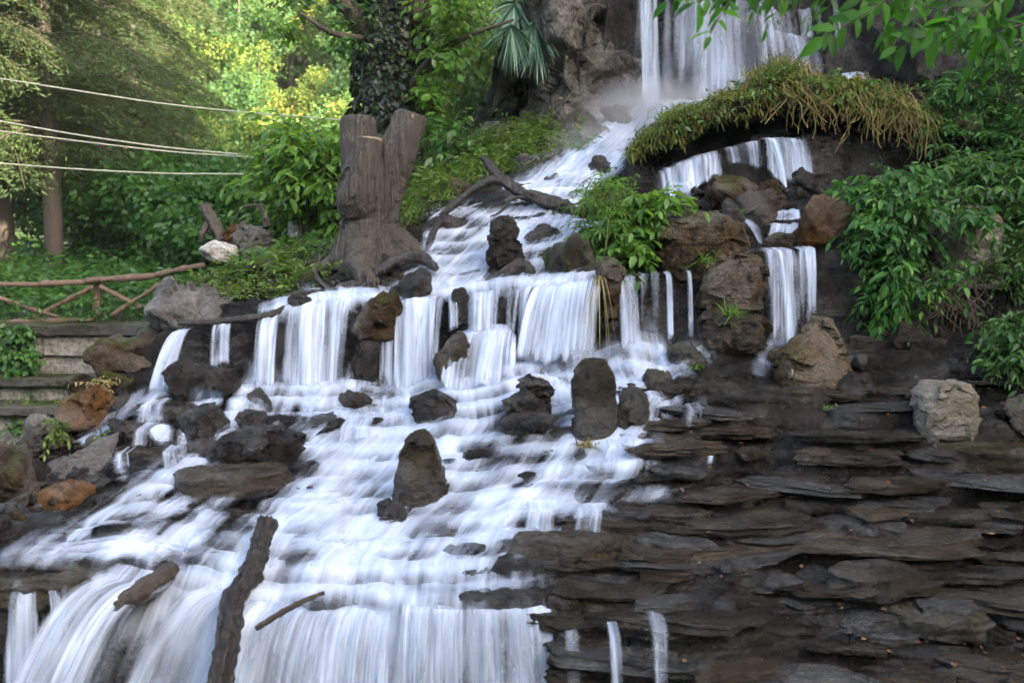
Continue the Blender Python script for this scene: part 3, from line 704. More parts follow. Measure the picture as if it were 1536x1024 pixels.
fall([(815, 430), (900, 418)], [(790, 548), (890, 538)], YL - .05, YF - .16, .62, arc=.35, seed=13, layers=1)
fall([(924, 418), (952, 414)], [(928, 538), (966, 534)], YL, YF, .82, seed=14)
fall([(998, 410), (1006, 409)], [(1000, 512), (1010, 512)], YL - .02, YF, .72, seed=15, edge=.35)
fall([(1028, 407), (1036, 406)], [(1032, 512), (1042, 512)], YL - .02, YF, .66, seed=16, edge=.35)
fall([(958, 413), (990, 410)], [(962, 500), (990, 495)], YL - .02, YF, .18, seed=17)
fall([(1140, 377), (1180, 374), (1222, 372)], [(1148, 512), (1182, 515), (1222, 480)], YL - .02, YF - .02, .34, seed=18)
fall([(1144, 377), (1178, 375)], [(1152, 515), (1196, 518)], YL - .06, YF - .06, .5, seed=19, layers=1)
fall([(1205, 373), (1222, 372)], [(1212, 486), (1226, 478)], YL - .05, YF - .05, .45, seed=20, layers=1)
fall([(978, 262), (1030, 240), (1082, 224)], [(985, 300), (1035, 285), (1085, 270)], 10.95, 10.75, .8, seed=21)
fall([(1000, 280), (1040, 272)], [(1005, 318), (1060, 312)], 10.75, 10.45, .7, seed=26)
fall([(1084, 224), (1145, 208)], [(1090, 250), (1150, 255)], 10.72, 10.7, .2, seed=22)
fall([(1146, 208), (1180, 206), (1212, 210)], [(1150, 268), (1190, 272), (1222, 268)], 10.68, 10.62, .42, seed=23)
fall([(1150, 207), (1162, 207)], [(1172, 280), (1182, 282)], 10.64, 10.58, .75, seed=24, edge=.3, layers=1)
fall([(1180, 207), (1196, 207)], [(1196, 265), (1208, 268)], 10.64, 10.58, .72, seed=25, edge=.3, layers=1)
fall([(1178, 285), (1190, 285)], [(1184, 312), (1192, 312)], 10.3, 10.1, .6, seed=27, layers=1)
fall([(1164, 318), (1198, 316)], [(1160, 336), (1200, 334)], 9.8, 9.65, .75, seed=28)
fall([(1155, 338), (1200, 336)], [(1150, 360), (1200, 358)], 9.5, 9.35, .72, seed=29)
fall([(1112, 330), (1124, 328)], [(1142, 372), (1156, 370)], 9.5, 9.2, .6, seed=30, layers=1)
# lower curtain in the middle of the front wall
fall([(300, 880), (400, 912), (520, 915), (600, 918)], [(150, 1120), (330, 1180), (480, 1200), (585, 1200)], 6.2, 5.9, .70, arc=.3, seed=31, edge=.06)
fall([(600, 914), (700, 918), (828, 912)], [(590, 1180), (700, 1190), (842, 1180)], 6.1, 5.95, .68, arc=.2, seed=32, edge=.03)
fall([(845, 945), (872, 945)], [(850, 1150), (880, 1150)], 5.95, 5.8, .2, seed=33)
fall([(910, 950), (930, 950)], [(915, 1150), (940, 1150)], 5.8, 5.6, .22, seed=34, edge=.4)
fall([(968, 938), (1008, 938)], [(978, 1150), (1006, 1150)], 5.78, 5.55, .24, seed=35, edge=.4)
fall([(20, 870), (55, 872)], [(5, 1060), (70, 1060)], 6.15, 6.0, .34, seed=36)
fall([(70, 872), (100, 872)], [(85, 1000), (130, 1000)], 6.15, 6.0, .34, seed=37)
fall([(150, 862), (200, 872), (252, 885)], [(-20, 1130), (40, 1150), (95, 1170)], 6.12, 5.75, .66, arc=.35, seed=38)
for (a, b, Yq, sd) in [([(205, 608), (250, 605)], [(200, 636), (250, 632)], 8.22, 51), ([(288, 608), (326, 606)], [(286, 638), (326, 634)], 8.22, 52), ([(194, 645), (240, 643)], [(190, 672), (240, 670)], 7.93, 53), ([(176, 680), (192, 680)], [(175, 708), (194, 708)], 7.58, 54), ([(238, 678), (264, 678)], [(238, 706), (266, 704)], 7.58, 55),
                       ([(505, 640), (560, 636)], [(500, 668), (560, 664)], 7.9, 56), ([(1030, 614), (1056, 612)], [(1026, 640), (1056, 638)], 7.55, 57), ([(952, 598), (1002, 594)], [(936, 656), (986, 650)], 7.78, 60), ([(903, 672), (966, 664)], [(890, 724), (956, 716)], 7.36, 61), ([(866, 772), (906, 770)], [(860, 802), (903, 800)], 6.72, 62), ([(760, 768), (840, 764)], [(752, 800), (836, 796)], 6.75, 63),
                       ([(1180, 542), (1192, 541)], [(1178, 562), (1194, 562)], 8.2, 58)]:
    fall(a, b, Yq, Yq - .06, .55, seed=sd, nr=14, layers=1, edge=.3)
flush('cascade_water', M['fall'])
# tall fall over the cliff
fall([(956, -130), (986, -130)], [(956, 188), (994, 190)], 13.1, 12.95, .9, arc=.03, seed=41, edge=.45, nr=80)
fall([(958, -130), (1060, -130), (1150, -120)], [(950, 184), (1060, 168), (1190, 150)], 13.2, 12.9, .3, arc=.05, seed=42, nr=80, edge=.5)
fall([(1015, -130), (1085, -130), (1130, -125)], [(1010, 178), (1085, 165), (1150, 152)], 13.1, 12.85, .38, arc=.05, seed=43, nr=80, edge=.5)
fall([(1040, -130), (1060, -130)], [(1038, 178), (1066, 172)], 13.0, 12.8, .45, arc=.05, seed=49, nr=80, edge=.45, layers=1)
fall([(1100, -60), (1140, -10), (1175, 30)], [(1110, 160), (1165, 150), (1215, 130)], 13.3, 12.9, .24, arc=.3, seed=44, edge=.4)
fall([(1150, 45), (1190, 52), (1235, 60)], [(1160, 118), (1205, 112), (1245, 108)], 13.2, 13.0, .24, arc=.2, seed=45, edge=.4)
fall([(1150, 20), (1200, 15), (1236, 8)], [(1155, 52), (1205, 58), (1240, 60)], 13.4, 13.2, .2, arc=.2, seed=50, edge=.4)
fall([(1235, -30), (1250, -30)], [(1250, 60), (1268, 58)], 13.5, 13.3, .5, arc=.2, seed=46, edge=.4)
fall([(1362, -10), (1370, -10)], [(1362, 70), (1370, 70)], 13.6, 13.4, .35, arc=.1, seed=47, edge=.4)
fall([(1240, 112), (1300, 108)], [(1235, 125), (1310, 122)], 13.0, 12.6, .8, arc=.1, seed=48)
flush('waterfall', M['veil'])
# ------------------------------------------------------------------ rocks
def rock_shape(seed, dims, sub=5, planes=16, soft=10, amp=.05, flat=False, strata=0.0, lump=.12, squash=None):
    """irregular faceted stone, filling the box dims (w, d, h), centred"""
    rng = np.random.default_rng(seed)
    bm = bmesh.new(); bmesh.ops.create_icosphere(bm, subdivisions=sub, radius=1)
    D = np.array([v.co for v in bm.verts]); F = np.array([[v.index for v in f.verts] for f in bm.faces]); bm.free()
    D = unit(D)
    n = unit(rng.normal(0, 1, (planes, 3)) * (np.array([1, 1, .45]) if flat else 1)); dd = rng.uniform(.62, 1.0, planes)
    if flat:
        n = np.concatenate([n, [[rng.normal(0, .05), rng.normal(0, .05), 1], [0, 0, -1]]]); dd = np.concatenate([dd, [.42, .42]]); n = unit(n)
    k = np.maximum(D @ n.T, .02) / dd[None]
    r = 1 / (np.sum(k ** soft, axis=1) ** (1 / soft))
    V = D * r[:, None]
    V = V * (1 + lump * fbm(V * 1.3, seed, 3))[:, None]
    V = (V - V.min(0)) / (V.max(0) - V.min(0)) - .5
    if not flat:
        lo = np.clip(-V[:, 2:3] * 2, 0, 1); ln = np.linalg.norm(V[:, :2], axis=1, keepdims=True)
        V[:, :2] = V[:, :2] * (1 + lo * np.clip(.46 / np.maximum(ln, .12) - 1, 0, 1.2) * .8)
        V[:, :2] = (V[:, :2] - V[:, :2].min(0)) / (V[:, :2].max(0) - V[:, :2].min(0)) - .5
    V = V * np.array(dims)
    s = min(dims) if not flat else min(dims) * 1.2
    N = unit(D / np.array(dims)) if not flat else unit(D * np.array([.6, .6, 1.2]))
    V = V + N * (amp * s * (1.0 * fbm(V / s * 2.5, seed + 1, 5) + .7 * ridge(V / s * 2.2, seed + 2, 4)))[:, None]
    if not flat: V = V + N * facets(V, seed + 40, s * .42, amp * s * 1.5)[:, None]
    else: V = V + N * facets(V, seed + 40, s * .5, .07 * s, (.6, 1, 1.6))[:, None]
    if strata:
        st = noise(np.stack([V[:, 0] / s * .8, V[:, 1] / s * .8, V[:, 2] / s * 7], -1), seed + 5)
        V = V + N * (strata * s * st)[:, None] * np.array([1, 1, .2])
    return V, [F], 0.5
def rock(name, box, mat, label, seed, depth=.8, planes=16, soft=9, amp=.065, lump=.12, Y=None, tilt=0.0, strata=0.0, group=None, sub=None, cat='rock', sink=.12, dY=0.0):
    """stone filling the photo box (u0, v0, u1, v1), resting where its foot meets the bank"""
    u0, v0, u1, v1 = box
    Yb = surfY((u0 + u1) / 2, v1) if Y is None else Y
    wpx, hpx = u1 - u0, (v1 - v0) * (1 + sink)
    Yc = Yb + dY
    d = depth * wpx / 1500 * Yc
    Yc += d * .18
    c = at((u0 + u1) / 2, (v0 + v0 + hpx) / 2, Yc)
    dims = (wpx / 1500 * Yc, d, hpx / 1500 * Yc)
    V, F, _ = rock_shape(seed, (dims[0] * (1 - .2 * abs(tilt)), dims[1], dims[2]), sub or (5 if wpx > 38 else 4), planes, soft, amp, strata=strata, lump=lump)
    if tilt:
        ca, sa = math.cos(tilt), math.sin(tilt); V = np.stack([V[:, 0] * ca + V[:, 2] * sa, V[:, 1], -V[:, 0] * sa + V[:, 2] * ca], -1)
        ext = V.max(0) - V.min(0); V = (V - (V.max(0) + V.min(0)) / 2) * np.array([dims[0] / ext[0], 1, dims[2] / ext[2]])
    b = c - np.array([0, 0, dims[2] / 2])
    o = link(name, mesh_np(name, V + np.array([0, 0, dims[2] / 2]), F, M[mat]), None, tuple(b))
    return tag(o, label, cat, group)
def prof_rock(name, box, outl, mat, label, seed, depth=.7, amp=.05, Y=None, cat='rock', facet=.10, dY=0.0, expo=2.6):
    """stone lofted through an outline: outl = [(height 0..1, left, right)] as fractions of the photo box"""
    u0, v0, u1, v1 = box
    Yb = surfY((u0 + u1) / 2, v1) if Y is None else Y
    wd = (u1 - u0) / 1500 * Yb; h = (v1 - v0) / 1500 * Yb; Yc = Yb + depth * wd * .22 + dY
    o = np.array(outl, float); nr, nc = 110, 150
    t = np.linspace(0, 1, nr)
    l = np.interp(t, o[:, 0], o[:, 1]); r = np.interp(t, o[:, 0], o[:, 2])
    k = np.exp(-np.linspace(-2, 2, 7) ** 2); k /= k.sum()
    sm = lambda x: np.convolve(np.concatenate([np.full(3, x[0]), x, np.full(3, x[-1])]), k, 'valid')
    l, r = sm(l), sm(r)
    a = np.linspace(0, 2 * np.pi, nc, endpoint=False); ca = np.sign(np.cos(a)) * np.abs(np.cos(a)) ** (2 / expo); sa = np.sign(np.sin(a)) * np.abs(np.sin(a)) ** (2 / expo)
    cx, hw = (l + r) / 2, (r - l) / 2
    V = np.stack([(cx[:, None] + hw[:, None] * ca[None] - .5) * wd, hw[:, None] * sa[None] * wd * depth, np.broadcast_to((t * h)[:, None], (nr, nc))], -1)
    V = np.concatenate([V[:1] * np.array([.6, .6, 1]), V, V[-1:] * 0 + np.array([(cx[-1] - .5) * wd, 0, h * 1.01])])
    N = unit(np.stack([ca * np.ones((nr + 2, 1)), sa * np.ones((nr + 2, 1)), np.zeros((nr + 2, nc))], -1)); N[-6:, :, 2] = .8
    s = min(wd, h)
    q = V / s * 1.7; cell = np.floor(fbm(q, seed, 2) * 5) / 5 * .6 + fbm(q, seed, 2) * .4
    V = V + N * (s * (facet * cell + amp * fbm(V / s * 3, seed + 1, 5) + amp * .7 * ridge(V / s * 2.6, seed + 2, 4)))[..., None] * sstep(0, .06, 1.04 - V[..., 2:3] / h)
    sh = V.shape; fc = facets(V.reshape(-1, 3), seed + 40, s * .36, s * facet * .95).reshape(sh[:2]); V = V + N * (fc * sstep(0, .06, 1.04 - V[..., 2] / h))[..., None]
    b = at((u0 + u1) / 2, v1, Yc)
    nr += 2; idx = np.arange(nr - 1)[:, None] * nc; c_ = np.arange(nc)[None]; c1_ = (c_ + 1) % nc
    F = np.stack([idx + c_, idx + c1_, idx + nc + c1_, idx + nc + c_], -1).reshape(-1, 4)
    V[..., 2] -= .03
    return tag(link(name, mesh_np(name, V.reshape(-1, 3), [F], M[mat]), None, tuple(b)), label, cat)
PR = prof_rock
R = rock
PR('standing_stone', (592, 632, 672, 757), [(0, .08, .72), (.08, .02, .95), (.3, 0, 1), (.6, .05, .9), (.85, .16, .78), (.94, .24, .72), (1, .34, .56)], 'olive', 'tapering dark upright stone in the middle of the white water', 101, .75, .04, cat='standing stone', facet=.075)
PR('standing_stone', (856, 526, 926, 662), [(0, .1, .95), (.15, .05, 1), (.4, .02, .98), (.7, 0, .95), (.86, .06, .88), (.95, .18, .74), (1, .32, .6)], 'olive', 'tall rounded brown standing stone with yellow grass at its foot', 102, .8, .03, cat='standing stone', facet=.03)
PR('boulder', (616, 577, 691, 634), [(0, .2, .95), (.2, .1, 1), (.5, 0, .98), (.8, .06, .8), (.94, .2, .62), (1, .32, .5)], 'wet', 'round wet boulder washed over by white water, above the tapering upright stone', 103, .8, .06)
PR('pointed_rock', (762, 552, 832, 632), [(0, .08, .95), (.25, .02, 1), (.5, .0, .96), (.72, .15, .85), (.88, .3, .68), (1, .42, .52)], 'wet', 'dark pointed rock standing in the water left of the tall rounded standing stone', 104, .8, .09, facet=.16)
R('rock', (748, 618, 842, 656), 'wet', 'low dark rock shelf directly under the dark pointed rock', 105, depth=.7, planes=12, strata=.06)
PR('boulder', (320, 634, 455, 700), [(0, .04, .85), (.3, .0, .95), (.6, .03, 1.0), (.8, .1, .98), (.93, .25, .86), (1, .45, .7)], 'wet', 'broad flat black boulder with grey lichen on top amid the water on the left', 106, .6, .1, facet=.14)
PR('boulder', (1168, 471, 1272, 580), [(0, .03, 1), (.25, .0, .98), (.5, .05, .9), (.72, .2, .82), (.9, .42, .74), (1, .55, .66)], 'tan', 'big brown three-cornered boulder below the right-hand curtain of water', 107, .8, .04, facet=.12)
PR('boulder', (1368, 563, 1464, 674), [(0, .25, .85), (.1, .1, .97), (.35, .05, 1), (.65, .0, .96), (.85, .03, .9), (.95, .12, .82), (1, .25, .68)], 'pale', 'pale blocky boulder standing alone on the stepped slabs at right', 108, .8, .045, facet=.06)
R('boulder', (222, 425, 346, 503), 'grey', 'craggy grey boulder at the top left end of the cascade', 109, depth=.9, planes=12, soft=12, amp=.08, Y=9.2, sink=.1)
R('boulder', (560, 746, 612, 792), 'wet', 'small wet rock at the foot of the tapering upright stone', 110, depth=.8)
PR('rock', (727, 343, 781, 402), [(0, .1, .9), (.3, .02, 1), (.7, .08, .96), (.9, .15, .85), (1, .3, .7)], 'wet', 'dark lower block of the two stacked stones in the upper stream', 111, .8, .09, facet=.15)
PR('rock', (734, 319, 777, 354), [(0, .1, .95), (.4, .0, 1), (.75, .08, .92), (.92, .22, .75), (1, .38, .6)], 'wet', 'small rounded stone balanced on the dark block in the upper stream', 112, .9, .05, Y=surfY(754, 402))
R('rock', (592, 398, 648, 446), 'wet', 'knobbly dark rock beside the curved driftwood under the tree stump', 113, depth=.8, amp=.07)
PR('boulder', (978, 312, 1124, 414), [(0, .15, .95), (.3, .02, 1), (.55, .0, .98), (.8, .15, .92), (.93, .3, .8), (1, .45, .65)], 'tan', 'large tan boulder between the leafy bush and the small stepped stream', 114, .6, .06, Y=9.1, facet=.1)
R('boulder', (1194, 292, 1285, 374), 'rust', 'orange brown boulder at the left edge of the leafy vines', 115, depth=.8, planes=11, soft=12, Y=9.3, sink=.03, dY=-0.25)
PR('boulder', (1385, 303, 1498, 426), [(0, .05, .95), (.4, .0, .9), (.7, .06, .95), (.9, .2, .9), (1, .4, .7)], 'pale', 'pale boulder half hidden among the vines at right', 116, .6, .06, Y=9.1, facet=.12)
R('rock', (1424, 164, 1478, 208), 'tan', 'brown rock ringed by leaves in the upper right shrubbery', 117, depth=.8, Y=11.2, dY=-0.20)
R('rock', (811, 261, 846, 291), 'brown', 'small mossy brown stone in the misty chute', 118, depth=.9, soft=6, Y=11.1)
R('rock', (884, 232, 916, 272), 'wet', 'dark upright stone in the mist behind the leafy bush', 119, depth=.8, soft=7, Y=11.2)
R('rock', (1058, 263, 1140, 318), 'brown', 'wide rough rock heading the pile under the small upper fall', 120, depth=.8, amp=.08, Y=10.5, dY=-0.25)
R('rock', (1082, 298, 1116, 332), 'wet', 'small dark stone on top of the large tan boulder', 121, depth=.8, Y=9.7, dY=-0.40)
R('rock', (1110, 284, 1163, 334), 'brown', 'squarish dark rock in the middle of the upper rock pile', 122, depth=.8, planes=10, soft=14, Y=9.95, dY=-0.30)
R('rock', (1140, 270, 1184, 308), 'brown', 'jagged dark rock behind the squarish one in the upper rock pile', 123, depth=.8, amp=.08, Y=10.35, dY=-0.30)
R('rock', (1184, 255, 1258, 306), 'wet', 'black jagged rock right of the thin stream in the upper rock pile', 124, depth=.8, amp=.08, planes=11, soft=14, Y=10.3, dY=-0.30)
R('rock', (1146, 348, 1202, 378), 'brown', 'low brown rock under the tiny stepped stream', 125, depth=.7, Y=9.35, dY=-0.20)
PR('rock', (893, 381, 937, 470), [(0, .3, .8), (.3, .25, .85), (.6, .1, .95), (.8, .02, 1), (.94, .15, .85), (1, .35, .65)], 'brown', 'upright brown stone on the ledge between two falls', 127, .8, .05, Y=8.8)
R('rock', (964, 555, 1010, 589), 'olive', 'small round stone right of the tall rounded standing stone', 128, depth=.9, soft=6)
R('rock', (921, 581, 974, 640), 'olive', 'brown stone against the right side of the tall rounded standing stone', 129, depth=.8)
R('boulder', (134, 508, 238, 574), 'brown', 'mossy brown boulder below the craggy grey boulder', 130, depth=.8, amp=.07, Y=9.0)
R('boulder', (78, 578, 172, 642), 'rust', 'rough brown boulder next to the stone terraces', 131, depth=.8, amp=.07, Y=8.4)
R('boulder', (54, 654, 172, 726), 'grey', 'long blue-grey boulder on the left bank', 132, depth=.7, planes=12, soft=12, Y=7.7)
R('boulder', (38, 722, 136, 794), 'rust', 'orange brown boulder at the left edge of the white water', 133, depth=.8, amp=.08, Y=7.15)
R('boulder', (-30, 672, 58, 762), 'brown', 'mossy ochre boulder at the left edge of the photo', 134, depth=.8, Y=7.3)
R('rock', (-14, 752, 44, 794), 'wet', 'dark rock below the mossy ochre boulder at the left edge', 135, depth=.8, Y=6.9)
R('rock', (-10, 784, 60, 832), 'olive', 'flat olive rock under the orange brown boulder', 136, depth=.8, Y=6.75)
R('rock', (-24, 818, 46, 856), 'grey', 'small pale rock lowest on the left bank', 137, depth=.8, Y=6.55)
R('rock', (10, 640, 66, 688), 'grey', 'grey rock above the mossy ochre boulder', 138, depth=.8, Y=8.0)
R('rock', (-20, 660, 26, 700), 'brown', 'brown rock touching the left edge above the ochre boulder', 139, depth=.8, Y=8.05)
R('rock', (66, 630, 112, 668), 'brown', 'small brown rock behind the long blue-grey boulder', 140, depth=.8, Y=8.3)
R('rock', (150, 556, 206, 604), 'mossy', 'mossy rock between the two brown boulders on the left', 141, depth=.8, Y=8.8)
R('rock', (246, 540, 282, 590), 'wet', 'small dark upright rock beside the leftmost fall', 142, depth=.8, Y=8.6)
R('rock', (298, 540, 362, 580), 'wet', 'flat dark rock below the second thin fall from the left', 143, depth=.7, strata=.06, Y=8.55)
R('rock', (264, 606, 342, 664), 'wet', 'dark block beside the small left steps', 144, depth=.8, planes=10, soft=14)
R('rock', (366, 582, 412, 620), 'wet', 'small wet rock under the third fall from the left', 145, depth=.8)
R('rock', (158, 628, 220, 662), 'wet', 'dark slab-like rock at the head of the left steps', 146, depth=.7, strata=.06)
R('rock', (528, 434, 604, 500), 'brown', 'brown rock dividing the two broad falls', 147, depth=.7, planes=11, soft=12, amp=.07, Y=8.8)
R('rock', (522, 492, 578, 590), 'wet', 'dark rock face between the two broad falls', 148, depth=.5, amp=.09, Y=8.78)
R('rock', (648, 496, 712, 566), 'olive', 'wet brown rock splitting the fall below the ledge', 149, depth=.8, soft=7, Y=8.6)
R('rock', (676, 432, 706, 482), 'wet', 'narrow dark rock on the lip between two falls', 150, depth=.8, Y=8.85)
R('rock', (700, 440, 756, 490), 'wet', 'dark rounded rock behind the thin veil on the ledge', 151, depth=.6, Y=8.96, soft=6)
PR('boulder', (1048, 376, 1148, 456), [(0, .02, .95), (.4, .0, 1), (.7, .1, 1), (.9, .3, .96), (1, .5, .85)], 'brown', 'brown block capping the ledge left of the right-hand curtain of water', 152, .7, .06, Y=8.72, facet=.14)
PR('boulder', (1046, 448, 1150, 530), [(0, .15, .95), (.3, .03, 1), (.65, .0, .96), (.85, .06, .8), (1, .25, .6)], 'brown', 'rounded rusty boulder with a green tuft left of the right-hand curtain of water', 153, .7, .06, Y=8.62)
R('boulder', (1506, 586, 1590, 664), 'brown', 'dark brown boulder cut by the right edge of the photo', 154, depth=.8)
R('boulder', (808, 346, 908, 440), 'mossy', 'mossy block at the end of the upper stream under the leafy bush', 155, depth=.8, planes=10, soft=12, Y=9.1, amp=.07)
R('rock', (812, 296, 862, 344), 'wet', 'dark rock holding the end of the forked driftwood', 156, depth=.9, Y=10.3)
R('rock', (848, 310, 905, 350), 'mossy', 'mossy stone between the forked driftwood and the leafy bush', 157, depth=.9, Y=10.1)
R('rock', (786, 336, 842, 370), 'wet', 'small wet rock beside the stacked stones', 158, depth=.8)
R('rock', (648, 322, 700, 362), 'wet', 'wet stepped rock at the top of the upper stream by the stump', 159, depth=.8, Y=10.1, strata=.08)
R('rock', (660, 270, 722, 322), 'brown', 'brown rock under the forked driftwood', 160, depth=.8, Y=10.8)
R('rock', (770, 232, 812, 280), 'grey', 'misty grey rock left of the chute', 161, depth=.8, Y=11.7)
R('rock', (808, 222, 858, 268), 'grey', 'larger misty grey rock beside the white chute', 162, depth=.8, Y=11.75)
R('rock', (830, 166, 900, 222), 'brown', 'brown rock at the foot of the cliff in the spray', 163, depth=.8, Y=12.4)
R('rock', (900, 158, 950, 196), 'tan', 'pale tan rock at the foot of the tall fall', 164, depth=.8, Y=12.5)
R('rock', (868, 190, 912, 224), 'grey', 'small grey rock in the spray beneath the cliff', 165, depth=.8, Y=12.1)
R('rock', (346, 338, 414, 384), 'grey', 'grey rock behind the mound of green plants', 166, depth=.8, Y=11.2)
R('rock', (330, 334, 366, 366), 'rust', 'reddish rock leaning on the grey rock behind the mound', 167, depth=.8, Y=11.3)
R('rock', (298, 362, 356, 392), 'white', 'white stone with grey patches on the green mound', 168, depth=.8, Y=11.0, soft=7, amp=.05)
R('rock', (430, 332, 452, 354), 'white', 'white stone half hidden in the bright green bush', 169, depth=.8, Y=11.55)
R('rock', (434, 440, 474, 470), 'wet', 'dark small rock at the lip between driftwood and the broad fall', 170, depth=.8, Y=9.0)
R('rock', (1150, 520, 1186, 548), 'tan', 'small pebble-brown stone left of the three-cornered boulder', 171, depth=.8)
R('rock', (1000, 515, 1056, 548), 'olive', 'flat brown stone below the two thin streams', 172, depth=.7)
R('rock', (1454, 625, 1512, 660), 'wet', 'flat dark stone right of the pale blocky boulder', 173, depth=.7)
R('rock', (1336, 478, 1396, 520), 'wet', 'dark rock above and left of the pale blocky boulder', 174, depth=.7, strata=.06)
R('rock', (1260, 560, 1312, 590), 'wet', 'small dark rock right of the three-cornered boulder', 175, depth=.8)
R('rock', (690, 668, 742, 694), 'wet', 'low wet rock in the white water right of the tapering upright stone', 176, depth=.8)
R('rock', (470, 628, 522, 656), 'wet', 'low rock awash right of the broad flat black boulder', 177, depth=.7)
PR('rock', (1072, 205, 1272, 292), [(0, .0, 1), (.5, .0, 1), (.8, .06, .97), (.93, .2, .9), (1, .45, .7)], 'wet', 'wide rounded black rock face with thin falls under the mossy overhang', 192, .25, .06, Y=10.86, facet=.10)
R('rock', (96, 560, 150, 590), 'brown', 'brown rock above the rough brown boulder next to the terraces', 180, depth=.8, Y=9.0)
R('rock', (205, 488, 246, 530), 'brown', 'brown rock squeezed under the craggy grey boulder', 181, depth=.8, Y=9.2)
R('rock', (168, 596, 214, 630), 'wet', 'dark rock at the foot of the leftmost fall', 182, depth=.8, Y=8.5)
R('rock', (40, 690, 80, 728), 'wet', 'small dark rock between the ochre and the blue-grey boulders', 183, depth=.8, Y=7.6)
R('rock', (110, 712, 170, 744), 'wet', 'low dark rock at the lower end of the blue-grey boulder', 184, depth=.8, Y=7.4)
R('rock', (34, 620, 84, 650), 'grey', 'grey rock at the foot of the lowest terrace wall', 185, depth=.8, Y=8.5)
R('rock', (0, 700, 34, 730), 'tan', 'small tan rock on the left edge beside the ochre boulder', 186, depth=.8, Y=7.2)
R('rock', (280, 660, 330, 690), 'wet', 'dark rock beside the lower slab of the small left steps', 187, depth=.8)
R('rock', (352, 615, 400, 640), 'wet', 'dark rock above the broad flat black boulder', 188, depth=.8)
R('rock', (505, 585, 560, 612), 'wet', 'low wet rock at the foot of the brown dividing rock', 189, depth=.7)
R('rock', (410, 520, 436, 580), 'wet', 'dark rock behind the third fall from the left', 190, depth=.6, Y=8.85)
R('rock', (345, 500, 385, 550), 'wet', 'dark rock face between the second and third falls from the left', 191, depth=.6, Y=8.9)
# small loose stones along the left bank and round the stump, alike
rng = np.random.default_rng(7)
protos = []
for i in range(5):
    V, F, _ = rock_shape(300 + i, (1, .9, .7), 3, 12, 10, .05)
    protos.append(mesh_np('stone', V, F, M[('wet', 'brown', 'grey', 'olive', 'wet')[i]]))
def stones(n, fu, label, group, sz=(.05, .14)):
    for i in range(n):
        u, v = fu(); p = surf(u, v); s = rng.uniform(*sz)
        o = bpy.data.objects.new('stone', protos[rng.integers(5)]); COL.objects.link(o)
        o.location = tuple(p + np.array([0, 0, s * .15])); o.scale = (s * rng.uniform(.8, 1.5), s, s * rng.uniform(.7, 1.1)); o.rotation_euler = tuple(rng.uniform(-.5, .5, 2)) + (rng.uniform(0, 6.3),)
        tag(o, label, 'stone', group)
stones(34, lambda: (lambda u: (u, np.interp(u, [0, 60, 120, 200], [800, 720, 670, 600]) + rng.uniform(-40, 60)))(rng.uniform(-10, 190)), 'small loose stone among the boulders of the left bank', 'loose stones on the left bank', (.07, .2))
stones(26, lambda: (rng.uniform(380, 640), rng.uniform(385, 445)), 'small loose stone around the roots of the tree stump', 'loose stones round the stump', (.06, .17))
stones(14, lambda: (rng.uniform(1010, 1240), rng.uniform(280, 375)), 'small wet stone wedged in the upper rock pile', 'stones in the upper rock pile', (.08, .18))
stones(22, lambda: (rng.uniform(1270, 1536), rng.uniform(490, 600)), 'small dark stone on the ledges under the vines', 'stones on the ledges under the vines', (.06, .2))

# ------------------------------------------------------------------ flat slabs laid in courses on the right bank
slabs = []
for i in range(16):
    V, F, _ = rock_shape(400 + i, (1, .6, .3 if i % 3 else .22), 6, 12 + i % 5 * 4, 40, .07, flat=True, strata=.12, lump=.04)
    slabs.append(mesh_np('rock_slab', V, F, M['slab']))
def slab_label(u, v):
    if v < 700: return ('flat dark slab in the stepped courses between the brown and the pale boulder', 'slabs below the brown boulder') if u < 1360 else ('flat dark slab in the courses round and below the pale blocky boulder', 'slabs round the pale boulder')
    if u < 1000: return ('wet flat slab at the margin of the white water', 'slabs at the edge of the water')
    if v < 860: return ('flat dark slab in the middle courses of the dry stepped bank', 'slabs in the middle courses')
    return ('dark stone slab in the lowest courses of the dry stepped bank', 'slabs in the lowest courses')
ns = 0
v = 588.0
while v < 1050:
    ul = np.interp(v, [580, 640, 720, 800, 860, 930, 1050], [1015, 1005, 985, 900, 870, 865, 870])
    u = ul + rng.uniform(-30, 40)
    while u < 1600:
        p = surf(u, v + rng.uniform(-9, 9)); Y = p[1]
        wd = rng.choice([.26, .5, .8, 1.25], p=[.2, .32, .3, .18]) * rng.uniform(.8, 1.2)
        if rng.random() < .86:
            o = bpy.data.objects.new('rock_slab', slabs[rng.integers(16)]); COL.objects.link(o)
            th = rng.uniform(.45, 1.0) * (.85 if wd < .4 else .6) * (1 + .2 * (v > 850))
            o.scale = (wd, rng.uniform(.5, .8) * max(.6, wd ** .5), th * .5 / .9)
            o.location = (p[0], p[1] + .03, p[2] + .02); o.rotation_euler = (rng.uniform(-.10, .14), rng.normal(0, .03), rng.normal(0, .12) + (math.pi if rng.random() < .5 else 0))
            lb, gr = slab_label(u, v); tag(o, lb, 'slab', gr); ns += 1
            o.material_slots[0].link = 'OBJECT'; o.material_slots[0].material = M[rng.choice(['slab', 'slabbrown', 'slabgrey'], p=[.4, .34, .26])]
        u += wd * 1500 / Y * rng.uniform(.72, 1.05)
    v += rng.uniform(15, 20) * (1 + .25 * (v > 850))
